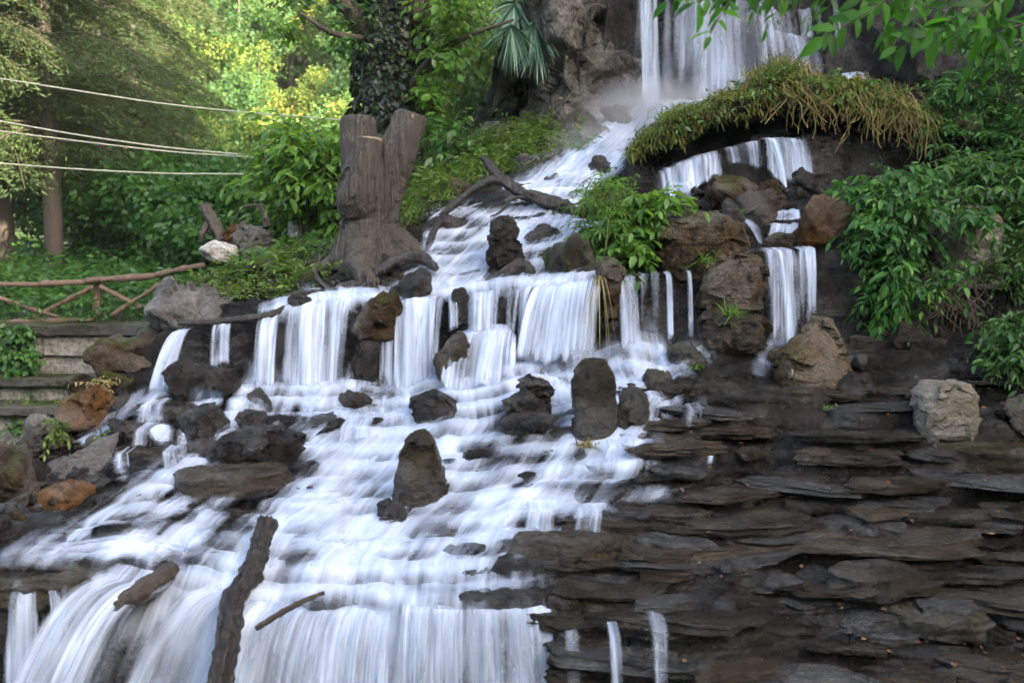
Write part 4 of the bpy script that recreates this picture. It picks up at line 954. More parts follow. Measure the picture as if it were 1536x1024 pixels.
# fallen leaves on the ledges
n = 170; us_ = rng.uniform(1000, 1536, n); P = np.stack([surf(u, rng.uniform(570, 1024)) for u in us_]) + np.array([0, -.05, .07])
lf = leaves(P, rdirs(rng, n) * np.array([1, 1, .2]), np.array([0, -.3, 1.0]) + rng.normal(0, .25, (n, 3)), rng.uniform(.025, .06, n), rng.uniform(.015, .035, n), rng.random(n), CARD)
tag(link('fallen_leaves', mesh_np('fallen_leaves', lf[0], lf[1], M['litter'], attrs={'rnd': lf[2]})), kind='stuff')
# named slabs in the stream and at the left
def slab(box, label, seed, mat='slab', Y=None, depth=.5, rz=0.0, group=None):
    u0, v0, u1, v1 = box
    Y = surfY((u0 + u1) / 2, v1) if Y is None else Y
    wd = (u1 - u0) / 1500 * Y
    V, F, _ = rock_shape(seed, (wd, depth * wd, (v1 - v0) / 1500 * Y), 5, 14, 16, .05, flat=True, strata=.1, lump=.06)
    c, s = math.cos(rz), math.sin(rz); V = np.stack([V[:, 0] * c - V[:, 1] * s, V[:, 0] * s + V[:, 1] * c, V[:, 2]], -1)
    p = at((u0 + u1) / 2, (v0 + v1) / 2, Y + depth * wd * .3)
    tag(link('rock_slab', mesh_np('rock_slab', V, F, M[mat]), None, tuple(p)), label, 'slab', group)
slab((-40, 842, 205, 892), 'long brown flat ledge at the lower left corner', 501, 'olive', 6.2, .55)
slab((130, 786, 275, 826), 'narrow dark slab parting the lower left stream', 502, Y=6.75, depth=.5, rz=.25)
slab((250, 704, 430, 748), 'broad wet slab the left stream slides around', 503, Y=7.25, depth=.5, rz=.2)
slab((315, 690, 452, 722), 'wet slab under the broad flat black boulder', 504, Y=7.5, depth=.5)
slab((180, 640, 330, 668), 'upper slab of the small left steps', 505, Y=8.1, depth=.5)
slab((172, 672, 330, 706), 'lower slab of the small left steps', 506, Y=7.75, depth=.5)
slab((200, 604, 340, 632), 'topmost slab of the small left steps', 507, Y=8.4, depth=.5)
slab((990, 578, 1245, 632), 'broad dark slab in front of the three-cornered boulder', 508, Y=7.85, depth=.5, rz=-.05)
slab((1230, 618, 1390, 650), 'long wet slab left of the pale blocky boulder', 509, Y=7.75, depth=.5)
slab((1260, 500, 1420, 540), 'flat wet ledge slab under the vines', 510, Y=8.7, depth=.5)
slab((1380, 660, 1600, 702), 'smooth brown slab below the pale blocky boulder', 511, 'olive', 7.3, .6)
slab((944, 815, 1080, 852), 'light grey flat slab alone below the middle courses', 512, 'slab', 6.35, .5)
slab((760, 798, 950, 846), 'long brown slab at the right margin of the lower water', 513, 'slab', 6.45, .5)
slab((1230, 845, 1420, 892), 'largest smooth slab in the lower right courses', 514, 'slab', 6.2, .5, .1)
slab((1320, 905, 1480, 948), 'greenish wedge slab near the lower right corner', 515, 'olive', 6.05, .6, -.2)

# ------------------------------------------------------------------ driftwood
def pix(*pts): return [at(u, v, Y) for u, v, Y in pts]
def log(name, pts, radii, mat, label, cat, seed, amp=.5, flute=.4, nseg=18, extra=(), n=None):
    P = np.array(pix(*pts)); r = np.array(radii)
    it = [tube(P, r, nseg, n or len(pts) * 12, amp * r.max(), 3 / r.max() * .35, seed, flute * r.max())]
    for ep, er in extra: it.append(tube(np.array(pix(*ep)), er, 10, len(ep) * 9, .3 * max(er), 8, seed + 3, .2 * max(er)))
    V, F, _ = merge(it)
    return solo(name, V, F, M[mat], label, cat, P[0])
log('driftwood_log', [(402, 782, 6.75), (380, 850, 6.4), (352, 900, 6.1), (342, 960, 5.85), (322, 1060, 5.6)], [.05, .056, .05, .054, .05], 'drift', 'thick dark log leaning down through the lower falls', 'log', 601, amp=.45, flute=.6, nseg=30, n=120)
log('driftwood_log', [(262, 852, 6.35), (215, 885, 6.1), (160, 918, 6.02)], [.035, .055, .02], 'driftbrown', 'short brown broken log lying across the lower left falls', 'log', 602, flute=.5)
log('driftwood_branch', [(486, 888, 6.1), (440, 908, 6.0), (384, 942, 5.95)], [.009, .016, .014], 'driftbrown', 'thin brown branch caught in the lower falls', 'branch', 603, amp=.5)
log('driftwood_branch', [(436, 444, 9.1), (500, 438, 9.2), (550, 420, 9.3), (594, 393, 9.35), (630, 386, 9.35), (656, 404, 9.25)], [.035, .042, .048, .052, .05, .02], 'drift', 'curved black driftwood bough lying below the tree stump', 'branch', 604, extra=[([(500, 438, 9.2), (478, 420, 9.25), (472, 396, 9.3)], [.028, .02, .012])])
log('driftwood_branch', [(268, 485, 8.95), (330, 482, 8.95), (400, 474, 8.9), (440, 455, 9.0)], [.02, .026, .03, .014], 'drift', 'long thin dark branch along the top edge of the left falls', 'branch', 605)
log('driftwood_branch', [(724, 237, 10.7), (752, 268, 10.45), (790, 292, 10.3), (840, 308, 10.2), (868, 318, 10.15)], [.03, .045, .055, .055, .025], 'drift', 'forked grey driftwood branch reaching over the upper stream', 'branch', 606,
    extra=[([(765, 275, 10.4), (735, 272, 10.4), (700, 292, 10.4), (668, 318, 10.3), (630, 345, 10.2)], [.05, .042, .035, .03, .015]), ([(800, 296, 10.3), (770, 298, 10.2), (750, 318, 10.1), (735, 325, 10.1)], [.02, .014, .01, .006])])
log('driftwood_branch', [(722, 430, 9.15), (752, 412, 9.2), (780, 398, 9.25), (794, 410, 9.2), (790, 432, 9.1)], [.03, .045, .06, .05, .03], 'drift', 'hooked black driftwood below the stacked stones', 'branch', 607)
log('driftwood_branch', [(640, 380, 9.7), (650, 350, 9.9), (662, 330, 10.1)], [.03, .03, .02], 'drift', 'short dark stick between the stump and the upper stream', 'branch', 608)
log('dead_branch', [(306, 308, 11.5), (318, 330, 11.4), (334, 362, 11.3)], [.05, .06, .05], 'driftbrown', 'grey broken stub sticking up from the green mound', 'branch', 609, extra=[([(312, 335, 11.4), (304, 350, 11.3), (302, 362, 11.3)], [.04, .03, .02])])
log('dead_branch', [(402, 340, 11.2), (396, 318, 11.2), (390, 305, 11.2)], [.04, .03, .02], 'driftbrown', 'thin grey dead stub beside the bright green bush', 'branch', 610, extra=[([(390, 308, 11.2), (368, 310, 11.2), (350, 328, 11.2)], [.015, .012, .008])])

# ------------------------------------------------------------------ forked stump
def remesh(V, F, vox, smooth=2):
    me = mesh_np('tmp', V, F); o = link('tmp', me)
    m = o.modifiers.new('r', 'REMESH'); m.mode = 'VOXEL'; m.voxel_size = vox
    s = o.modifiers.new('s', 'SMOOTH'); s.iterations = smooth; s.factor = .5
    dg = bpy.context.evaluated_depsgraph_get(); dg.update()
    ev = o.evaluated_get(dg).to_mesh()
    V = np.empty(len(ev.vertices) * 3, np.float32); ev.vertices.foreach_get('co', V)
    Nn = np.empty(len(ev.vertices) * 3, np.float32); ev.vertices.foreach_get('normal', Nn)
    lt = np.empty(len(ev.polygons), np.int32); ev.polygons.foreach_get('loop_total', lt)
    li = np.empty(len(ev.loops), np.int32); ev.loops.foreach_get('vertex_index', li)
    Fq = li.reshape(-1, 4) if (lt == 4).all() else None
    if Fq is None:
        st = np.cumsum(lt) - lt; Fs = [np.stack([li[st[lt == k] + j] for j in range(k)], -1) for k in (3, 4)]
    else: Fs = [Fq]
    bpy.data.objects.remove(o)
    return V.reshape(-1, 3).astype(float), Nn.reshape(-1, 3).astype(float), Fs
YS = 9.9
def ptu(pts, radii, nseg=20, n=30, flute=0.02, seed=1): return tube(np.array(pix(*pts)), np.array(radii), nseg, n, .012, 7, seed, flute)
px = YS / 1500
items = [ptu([(545, 425, YS), (550, 360, YS), (549, 310, YS), (540, 250, YS), (537, 178, YS + .05)], [58 * px, 42 * px, 35 * px, 27 * px, 24 * px], seed=3),           # left leader
         ptu([(545, 352, YS), (561, 318, YS), (577, 278, YS), (598, 228, YS), (615, 172, YS + .05)], [38 * px, 33 * px, 27 * px, 24 * px, 22 * px], seed=4),        # right leader
         ptu([(560, 425, YS), (560, 360, YS), (552, 325, YS)], [56 * px, 38 * px, 30 * px], seed=6),
         ptu([(533, 322, YS - .10), (536, 300, YS - .2), (545, 255, YS - .24), (553, 208, YS - .24)], [12 * px, 27 * px, 22 * px, 18 * px], seed=5)]                   # front stub
for pts, rr in [([(530, 375, YS), (505, 400, YS - .1), (462, 424, YS - .2)], [30, 20, 9]), ([(545, 380, YS - .2), (540, 405, YS - .5), (560, 425, YS - .7)], [26, 15, 8]), ([(560, 390, YS - .15), (545, 415, YS - .35), (525, 440, YS - .45)], [26, 16, 8]),
                ([(590, 370, YS), (618, 385, YS - .1), (650, 392, YS - .1)], [28, 18, 6]), ([(590, 390, YS - .1), (612, 410, YS - .3), (640, 425, YS - .35)], [24, 14, 6]), ([(575, 380, YS), (600, 360, YS + .3), (640, 350, YS + .4)], [26, 18, 8])]:
    items.append(ptu(pts, [r * px for r in rr], 12, 16, .01, 8))
V, F, _ = merge(items)
V, Nn, F = remesh(V, F, .012)
rel = V - at(560, 300, YS)
flut = ridge(np.stack([rel[:, 0] * 7, rel[:, 1] * 7, rel[:, 2] * 1.1], -1), 71, 4); lump = fbm(rel * np.array([3.2, 3.2, 1.0]), 72, 4)
hgt = (proj(V)[1] - 180) / 240
V = V + Nn * (.022 * flut + .028 * lump + .022 * fbm(rel * 9, 73, 4) + .016 * ridge(np.stack([rel[:, 0] * 17, rel[:, 1] * 17, rel[:, 2] * 2.2], -1), 75, 3) + facets(V, 76, .16, .022, (1, 1, .22)))[:, None] * (.5 + .7 * np.clip(hgt, 0, 1))[:, None]
base = at(560, 425, YS)
st = thing('tree_stump', 'forked grey tree stump with three sawn-off tops on the bank', 'tree stump', base)
part('trunk', V, F, M['bark'], st)
for (u, vv, Y, r, tilt) in ((537, 179, YS + .05, 24, 0.02), (615, 173, YS + .05, 21, .35), (553, 208, YS - .22, 18, .1)):
    a = np.linspace(0, 2 * np.pi, 28, endpoint=False); rr = r * px * (1 + .08 * np.sin(3 * a + u))
    ring = np.stack([rr * np.cos(a), rr * np.sin(a), -rr * np.cos(a) * tilt * .6], -1)
    prof = np.concatenate([ring * np.array([1, 1, 1]) + [0, 0, -.03], ring * np.array([.98, .98, 1]) + [0, 0, .012], ring * .5 + [0, 0, .018], [[0, 0, .016]]])
    F4 = np.concatenate([np.stack([k * 28 + np.arange(28), k * 28 + (np.arange(28) + 1) % 28, (k + 1) * 28 + (np.arange(28) + 1) % 28, (k + 1) * 28 + np.arange(28)], -1) for k in (0, 1)])
    F3 = np.stack([56 + np.arange(28), 56 + (np.arange(28) + 1) % 28, np.full(28, 84)], -1)
    part('sawn_top', prof + at(u, vv, Y), [F4, F3], M['cutwood'], st)
# ------------------------------------------------------------------ plants
def plant(name, label, cat, base, leafs, stems=(), mat='shrub', smat='stem', group=None, lname='foliage', sname='stem'):
    t = thing(name, label, cat, base, group)
    V, F, Rr = merge(leafs); part(lname, V, F, M[mat], t, attrs={'rnd': Rr})
    st_ = [s for s in stems if len(s[0])]
    if st_:
        V, F, Rr = merge(st_); part(sname, V, F, M[smat], t)
    return t
def blob_sprigs(rng, blobs, leafL, leafW, m=9, tlen=.45, droop=.5, hang=.3, tmpl=LEAF, up=.4, r=.004, face=-.5, spread=.9):
    """blobs: (u, v, Y, half width px, half height px, depth m, twigs)"""
    Ls, Ss = [], []
    for (u, v, Y, a, b, dp, n) in blobs:
        d = rdirs(rng, n, 0); rr = rng.uniform(.35, 1, n) ** .6
        c = at(u, v, Y); s = Y / 1500
        P = c + d * rr[:, None] * np.array([a * s, dp, b * s])
        D = unit(d * np.array([1, 1, .7]) + np.array([0, face, up]) + rng.normal(0, .45, (n, 3)))
        P = P - D * tlen * .5
        lf, stt = sprigs(rng, P, D, rng.uniform(.6, 1.2, n) * tlen, m, leafL, leafW, droop, tmpl, spread=spread, hang=hang, r=r)
        Ls.append(lf); Ss.append(stt)
    return Ls, Ss
def tuft(rng, u, v, Y, n, L, W, bend=.5, up=1.2, sp=.05):
    b = at(u, v, Y); P = b + rng.normal(0, sp, (n, 3)) * np.array([1, .6, .15])
    return grass(rng, P, rdirs(rng, n, up) * np.array([1, .7, 1]), rng.uniform(.5, 1.1, n) * L, W, rng.uniform(.3, 1, n) * bend)

# --- mossy overhang above the right-hand falls
rg = np.random.default_rng(11)
mu = np.linspace(942, 1400, 150)
mt = np.interp(mu, [942, 975, 1000, 1060, 1100, 1140, 1180, 1230, 1300, 1350, 1400], [232, 196, 172, 152, 142, 112, 104, 126, 132, 146, 172])
mb = np.interp(mu, [942, 960, 1000, 1040, 1080, 1150, 1240, 1300, 1400], [238, 240, 228, 206, 186, 172, 178, 184, 198])
mt = mt + 9 * noise(np.stack([mu / 34, mu * 0, mu * 0], -1), 91) + 5 * noise(np.stack([mu / 13, mu * 0, mu * 0], -1), 92); mb = mb + 9 * noise(np.stack([mu / 30, mu * 0 + 4, mu * 0], -1), 93)
mY = np.interp(mu, [942, 1000, 1150, 1400], [11.05, 10.95, 10.9, 10.95])
ang = np.linspace(0, 2 * np.pi, 40, endpoint=False)
top, bot = at(mu, mt, mY + .3), at(mu, mb, mY)
ctr = (top + bot) / 2; hh = (top[:, 2] - bot[:, 2]) / 2
ctr[:, 1] = mY + .75
V = np.stack([np.broadcast_to(ctr[:, None, 0], (150, 40)), ctr[:, None, 1] - .85 * np.cos(ang)[None] * np.abs(np.cos(ang))[None] ** -.3, ctr[:, None, 2] + hh[:, None] * np.sign(np.sin(ang))[None] * np.abs(np.sin(ang))[None] ** .8], -1)
nn = unit((V - ctr[:, None]) * np.array([.1, 1, 1]))
V = V + nn * (.2 * fbm(V * 2.0, 81, 4) + .08 * ridge(V * 4, 82, 3))[..., None]
idx = np.arange(149)[:, None] * 40; c_ = np.arange(40)[None]; c1_ = (c_ + 1) % 40
F = np.stack([idx + c_, idx + 40 + c_, idx + 40 + c1_, idx + c1_], -1).reshape(-1, 4)
mbk = thing('mossy_bank', 'overhanging bank of moss and trailing dry grass above the small right-hand falls', 'mossy bank', at(1170, 210, 11.2))
part('soil', V.reshape(-1, 3), [F], M['mossy'], mbk)
def on_bank(n, ulo, uhi, alo, ahi):
    i = rg.integers(int((ulo - 942) / 458 * 149), max(1, int((uhi - 942) / 458 * 149)), n)
    j = ((rg.uniform(alo, ahi, n) / (2 * np.pi) * 40).astype(int)) % 40
    return V[i, j] + rg.normal(0, .03, (n, 3)), nn[i, j]
# angle: 0 = front, pi/2 = top
P, N_ = on_bank(9000, 945, 1400, -.5, 1.9)
keep = fbm(P * 3.2, 95, 3) > -.16; P = P[keep]; N_ = N_[keep]; nm_ = len(P)
part('moss', *(lambda r: (r[0], r[1]))(g1 := grass(rg, P, N_ + rdirs(rg, nm_) * .7 + [0, 0, .15], rg.uniform(.04, .12, nm_), .02, .6, 3)), M['moss'], mbk, attrs={'rnd': g1[2]})
Ps, Ds, Ls_ = [], [], []
for (cu, a0, nb, L) in [(1150, 1.3, 110, .45), (1168, 1.45, 170, .6), (1185, 1.5, 150, .55), (1205, 1.3, 120, .6), (1232, 1.2, 90, .45), (1128, 1.1, 60, .35), (1262, 1.2, 80, .45), (1285, 1.15, 80, .5), (1305, 1.3, 80, .5), (1325, 1.1, 90, .55), (1345, 1.15, 90, .55), (1365, 1.1, 80, .5),
                        (1385, 1.0, 50, .4), (1090, 1.0, 40, .25), (1050, 1.2, 50, .2), (1010, 1.2, 60, .2), (980, 1.0, 50, .2), (1245, .2, 30, .4), (1315, .3, 40, .4), (1360, .3, 30, .4), (1070, .1, 30, .22), (1130, .0, 30, .25), (1180, .1, 40, .35)]:
    i = int((min(cu, 1396) - 942) / 458 * 149); j = int(a0 / 6.283 * 40); c = V[i, j]
    nb = int(nb * .72)
    Ps.append(c + rg.normal(0, 1, (nb, 3)) * np.array([.10, .08, .03])); Ds.append(nn[i, j] * .4 + np.array([0, -.4, .65]) + rg.normal(0, .3, (nb, 3))); Ls_.append(rg.uniform(.45, 1.15, nb) * L * .8)
P = np.concatenate(Ps); D_ = np.concatenate(Ds); L_ = np.concatenate(Ls_); keep = fbm(P * 4.0, 96, 3) > -.12; P, D_, L_ = P[keep], D_[keep], L_[keep]; n = len(P)
g2 = grass(rg, P, D_, L_, .008, rg.uniform(.7, 1.35, n), 7, np.clip(rg.random(n), 0, 1))
part('hanging_grass', g2[0], g2[1], M['straw'], mbk, attrs={'rnd': g2[2]})
up_ = [tuft(rg, u, v, Y, nb, L, .009, .5, 2.2, .07) for (u, v, Y, nb, L) in ((1160, 112, 10.9, 60, .3), (1185, 108, 10.9, 50, .34), (1140, 122, 10.9, 30, .22), (975, 200, 10.8, 60, .16), (1000, 180, 10.8, 70, .18), (1030, 166, 10.8, 60, .16), (1260, 128, 10.9, 40, .2), (1330, 135, 10.9, 40, .2))]
V_, F_, R_ = merge(up_); part('standing_grass', V_, F_, M['grass'], mbk, attrs={'rnd': R_})['kind'] = 'stuff'
P, N_ = on_bank(230, 1150, 1395, -.1, .9)
k = 7; L_ = rg.uniform(.15, .5, 230); t_ = np.linspace(0, 1, k)
C = P[:, None] + np.stack([rg.normal(0, .04, (230, 1)) * np.sin(t_ * 6)[None] + rg.normal(0, .12, (230, 1)) * t_[None], -.12 * np.sin(np.minimum(t_ * 3, 1.57))[None] + 0 * L_[:, None], -t_[None] * L_[:, None]], -1)
tt_ = thin_tubes(C, .0045); part('hanging_root', tt_[0], tt_[1], M['straw'], mbk, attrs={'rnd': np.repeat(rg.random(230), k * 4)})
P, N_ = on_bank(80, 1000, 1390, -.1, 1.4)
lf, stt = sprigs(rg, P, N_ + rdirs(rg, 80) * .6, .22, 7, .085, .045, .4)
part('fern', *merge([lf])[:2], M['shrub'], mbk, attrs={'rnd': lf[2]})['kind'] = 'stuff'

# --- leafy bush in the middle
rg = np.random.default_rng(12)
Ls, Ss = blob_sprigs(rg, [(905, 290, 9.6, 40, 45, .3, 60), (940, 330, 9.4, 45, 45, .3, 55), (900, 345, 9.5, 38, 40, .3, 38)], .115, .028, 12, .42, .6, .35)
L2, S2 = blob_sprigs(rg, [(995, 308, 9.3, 32, 28, .25, 26), (965, 300, 9.5, 25, 25, .2, 14), (945, 385, 9.1, 26, 30, .15, 24), (965, 355, 9.2, 25, 30, .2, 16)], .155, .085, 7, .36, .5, .45)
gr = [tuft(rg, 935, 330, 9.3, 90, .55, .012, 1.6, 1.0, .12), tuft(rg, 905, 300, 9.4, 60, .5, .011, 1.3, 1.2, .12)]
b = plant('bush', 'bushy green plant with long leaves hanging over the ledge in the middle of the falls', 'bush', at(930, 405, 9.3), Ls + L2, Ss + S2, 'bright')
V_, F_, R_ = merge(gr); part('grass_blade', V_, F_, M['grass'], b, attrs={'rnd': R_})

# --- vines and shrubs on the right
rg = np.random.default_rng(13)
Ls, Ss = blob_sprigs(rg, [(1300, 300, 9.2, 54, 40, .3, 70), (1350, 265, 9.3, 52, 32, .3, 56), (1330, 350, 8.95, 52, 48, .25, 84), (1340, 410, 8.85, 32, 44, .15, 52), (1320, 440, 8.8, 20, 30, .1, 26), (1375, 320, 8.95, 36, 50, .25, 40), (1420, 410, 8.7, 26, 22, .15, 12), (1465, 320, 8.8, 30, 24, .2, 18), (1345, 462, 8.8, 25, 16, .1, 14)], .14, .062, 8, .42, .7, .5)
plant('vine', 'thick leafy vines draped over the dark wall down to the stepped slabs', 'vine', at(1330, 480, 9.0), Ls, Ss, 'vine')
Ls, Ss = blob_sprigs(rg, [(1440, 255, 9.6, 60, 32, .35, 90), (1510, 265, 9.5, 50, 40, .35, 85), (1430, 285, 9.3, 50, 20, .3, 40), (1560, 300, 9.3, 50, 50, .3, 60), (1500, 310, 9.3, 45, 22, .2, 40)], .15, .055, 9, .5, .7, .35)
plant('shrub', 'spreading shrub with narrow leaves above the pale boulder at right', 'shrub', at(1460, 330, 9.6), Ls, Ss, 'shrub')
Ls, Ss = blob_sprigs(rg, [(1510, 370, 9.1, 40, 34, .25, 75), (1480, 400, 9.0, 30, 24, .2, 35), (1550, 400, 9.0, 50, 40, .2, 55)], .085, .034, 10, .36, .6, .4)
plant('shrub', 'small-leaved shrub right of the pale boulder among the vines', 'shrub', at(1500, 430, 9.2), Ls, Ss, 'shrub')
Ls, Ss = blob_sprigs(rg, [(1525, 490, 8.2, 42, 32, .25, 65), (1500, 530, 8.1, 30, 20, .2, 28), (1560, 520, 8.1, 45, 40, .25, 55)], .12, .055, 8, .4, .6, .45)
plant('shrub', 'leafy shrub reaching in from the right edge above the slabs', 'shrub', at(1540, 575, 8.4), Ls, Ss, 'shrub')
Ls, Ss = blob_sprigs(rg, [(1440, 140, 11.2, 50, 45, .4, 90), (1500, 120, 11.0, 50, 60, .4, 110), (1420, 200, 11.0, 40, 30, .3, 50), (1510, 200, 10.8, 45, 40, .35, 85), (1570, 160, 10.8, 50, 70, .4, 100), (1395, 165, 11.2, 25, 25, .2, 24), (1480, 60, 11.4, 50, 30, .3, 34)], .105, .046, 10, .48, .5, .3)
plant('shrub', 'dark dense shrub on the rock below the overhanging twigs at upper right', 'shrub', at(1470, 240, 11.2), Ls, Ss, 'vine')
# hanging dry stems under the pale boulder
n = 34; P = at(rg.uniform(1390, 1470, n), rg.uniform(410, 430, n), 8.9); t_ = np.linspace(0, 1, 7); L_ = rg.uniform(.2, .5, n)
C = P[:, None] + np.stack([rg.normal(0, .09, (n, 1)) * np.sin(t_ * 5)[None], -.1 * t_[None] + 0 * L_[:, None], -t_[None] * L_[:, None]], -1)
q = thin_tubes(C, .005); solo('dry_vine', q[0], q[1], M['twig'], 'bare dry vine stems hanging below the pale boulder among the vines', 'vine', at(1430, 420, 8.9))
# ledge weeds
for (u, v, Y, nb, L, W, mt_, lab) in [(1098, 472, 8.45, 40, .24, .012, 'bright', 'green tuft growing on the rounded rusty boulder'), (880, 672, 7.55, 70, .17, .008, 'straw', 'yellow grass tuft at the foot of the tall rounded standing stone'),
        (1062, 392, 8.85, 26, .22, .012, 'bright', 'grass tuft at the foot of the large tan boulder'), (892, 500, 8.6, 14, .5, .007, 'straw', 'long straw blades hanging down beside the right edge of the broadest fall'), (1045, 552, 8.3, 20, .12, .014, 'bright', 'tiny green plant on the flat stone below the two thin streams'),
        (1240, 612, 7.5, 18, .08, .012, 'bright', 'tiny green plant on the slabs right of the three-cornered boulder'), (1100, 318, 9.5, 16, .13, .02, 'bright', 'tiny plant in a gap of the upper rock pile'), (990, 292, 9.6, 20, .3, .01, 'grass', 'grass blades beside the curtain under the moss')]:
    g = tuft(rg, u, v, Y, nb, L, W, .9 if mt_ != 'straw' else .7, 1.3, .035)
    if 'hanging' in lab:
        P = at(896, 420, 8.62) + rg.normal(0, .015, (nb, 3)); g = grass(rg, at(896, 420, 8.62) + 0 * P + rg.normal(0, .012, (nb, 3)), np.array([0, -.3, .4]) + rg.normal(0, .1, (nb, 3)), rg.uniform(.3, .75, nb), .007, 2.2, 7)
    solo('grass_tuft', g[0], g[1], M[mt_], lab, 'grass tuft', at(u, v, Y), attrs={'rnd': g[2]})

# --- left bank plants
rg = np.random.default_rng(14)
for (bl, L, W, mt_, lab, cat, nm) in [
    ([(150, 575, 8.7, 26, 14, .1, 16)], .07, .03, 'straw', 'yellowing weed between the two brown boulders at left', 'weed', 'weed'),
    ([(88, 640, 7.7, 12, 22, .08, 14)], .07, .035, 'grass', 'yellow-green plant hanging beside the long blue-grey boulder', 'weed', 'weed'),
    ([(150, 690 - 40, 8.0, 18, 10, .1, 6)], .06, .03, 'grass', 'small moss cushion above the long blue-grey boulder', 'moss', 'moss')]:
    Ls, Ss = blob_sprigs(rg, bl, L, W, 8, .2, .6, .4); plant(nm, lab, cat, at(bl[0][0], bl[0][1] + bl[0][4], bl[0][2]), Ls, Ss, mt_)
def scatter_plants(u0, u1, vf, n, leafL, leafW, tlen, m=8, droop=.5, off=0.0):
    us_ = rg.uniform(u0, u1, n); P = np.stack([surf(u, vf(u)) for u in us_]); P[:, 2] += off
    D = rdirs(rg, n, 1.2); return sprigs(rg, P, D, rg.uniform(.5, 1.2, n) * tlen, m, leafL, leafW, droop)
# mound beside the stump: low weeds and two small bushes
l1, s1 = scatter_plants(268, 455, lambda u: rg.uniform(np.interp(u, [260, 300, 350, 450], [425, 395, 375, 372]), 452), 210, .075, .036, .28)
l2, s2 = scatter_plants(300, 520, lambda u: rg.uniform(372, 425), 90, .1, .05, .3)
n = 1600; us_ = rg.uniform(262, 480, n); P = np.stack([surf(u, rg.uniform(np.interp(u, [260, 300, 350, 450], [428, 398, 378, 375]), 450)) for u in us_])
g = grass(rg, P, rdirs(rg, n, 1.4), rg.uniform(.07, .2, n), .011, .6, 4)
V_, F_, R_ = merge([l1, l2, g]); tag(link('ground_cover', mesh_np('ground_cover', V_, F_, M['grass'], attrs={'rnd': R_})), kind='stuff')
# slope between the stump and the outcrop
l1, s1 = scatter_plants(612, 880, lambda u: rg.uniform(np.interp(u, [600, 680, 760, 880], [300, 215, 190, 195]), np.interp(u, [600, 650, 760, 880], [345, 300, 255, 225])), 760, .09, .042, .34)
n = 2600; us_ = rg.uniform(605, 880, n); P = np.stack([surf(u, rg.uniform(np.interp(u, [600, 680, 760, 880], [300, 215, 190, 195]), np.interp(u, [600, 650, 760, 880], [350, 312, 262, 230]))) for u in us_])
g = grass(rg, P, rdirs(rg, n, 1.2), rg.uniform(.12, .4, n), .014, .7, 4)
V_, F_, R_ = merge([l1, g]); tag(link('ground_cover', mesh_np('ground_cover', V_, F_, M['grass'], attrs={'rnd': R_})), kind='stuff')
Ls, Ss = blob_sprigs(rg, [(660, 215, 12.6, 55, 55, .5, 80), (640, 290, 12.2, 40, 30, .4, 40), (700, 250, 12.6, 50, 30, .4, 40)], .16, .085, 8, .55, .5, .3)
plant('shrub', 'green undergrowth shrub behind the right prong of the stump', 'shrub', at(660, 310, 12.6), Ls, Ss, 'shrub')
# bright bush left of the stump
Ls, Ss = blob_sprigs(rg, [(470, 240, 11.6, 55, 55, .6, 110), (430, 290, 11.8, 40, 50, .5, 65), (495, 310, 11.4, 30, 60, .4, 60), (440, 200, 11.9, 35, 25, .4, 34), (400, 250, 12, 25, 45, .4, 30), (505, 220, 11.5, 25, 50, .4, 40)], .19, .095, 8, .6, .5, .35, r=.007)
q = [(c - np.array([0, 0, 0]))[None] for c in ()]
stm = [tube(np.array(pix((452 + 8 * i, 385, 11.5), (450 + 12 * i, 320, 11.6), (432 + 22 * i, 240, 11.7))), [.022, .018, .008], 6) for i in range(4)]
plant('bush', 'bright green bush with large leaves left of the forked stump', 'bush', at(465, 388, 11.5), Ls, Ss + stm, 'bright', 'twig')
Ls, Ss = blob_sprigs(rg, [(430, 375, 10.9, 50, 16, .3, 44), (400, 390, 10.8, 30, 12, .25, 22), (480, 365, 10.9, 30, 22, .3, 26)], .14, .075, 7, .35, .5, .4)
plant('bush', 'low dark-green leafy plant at the left foot of the stump', 'bush', at(430, 395, 10.8), Ls, Ss, 'shrub')

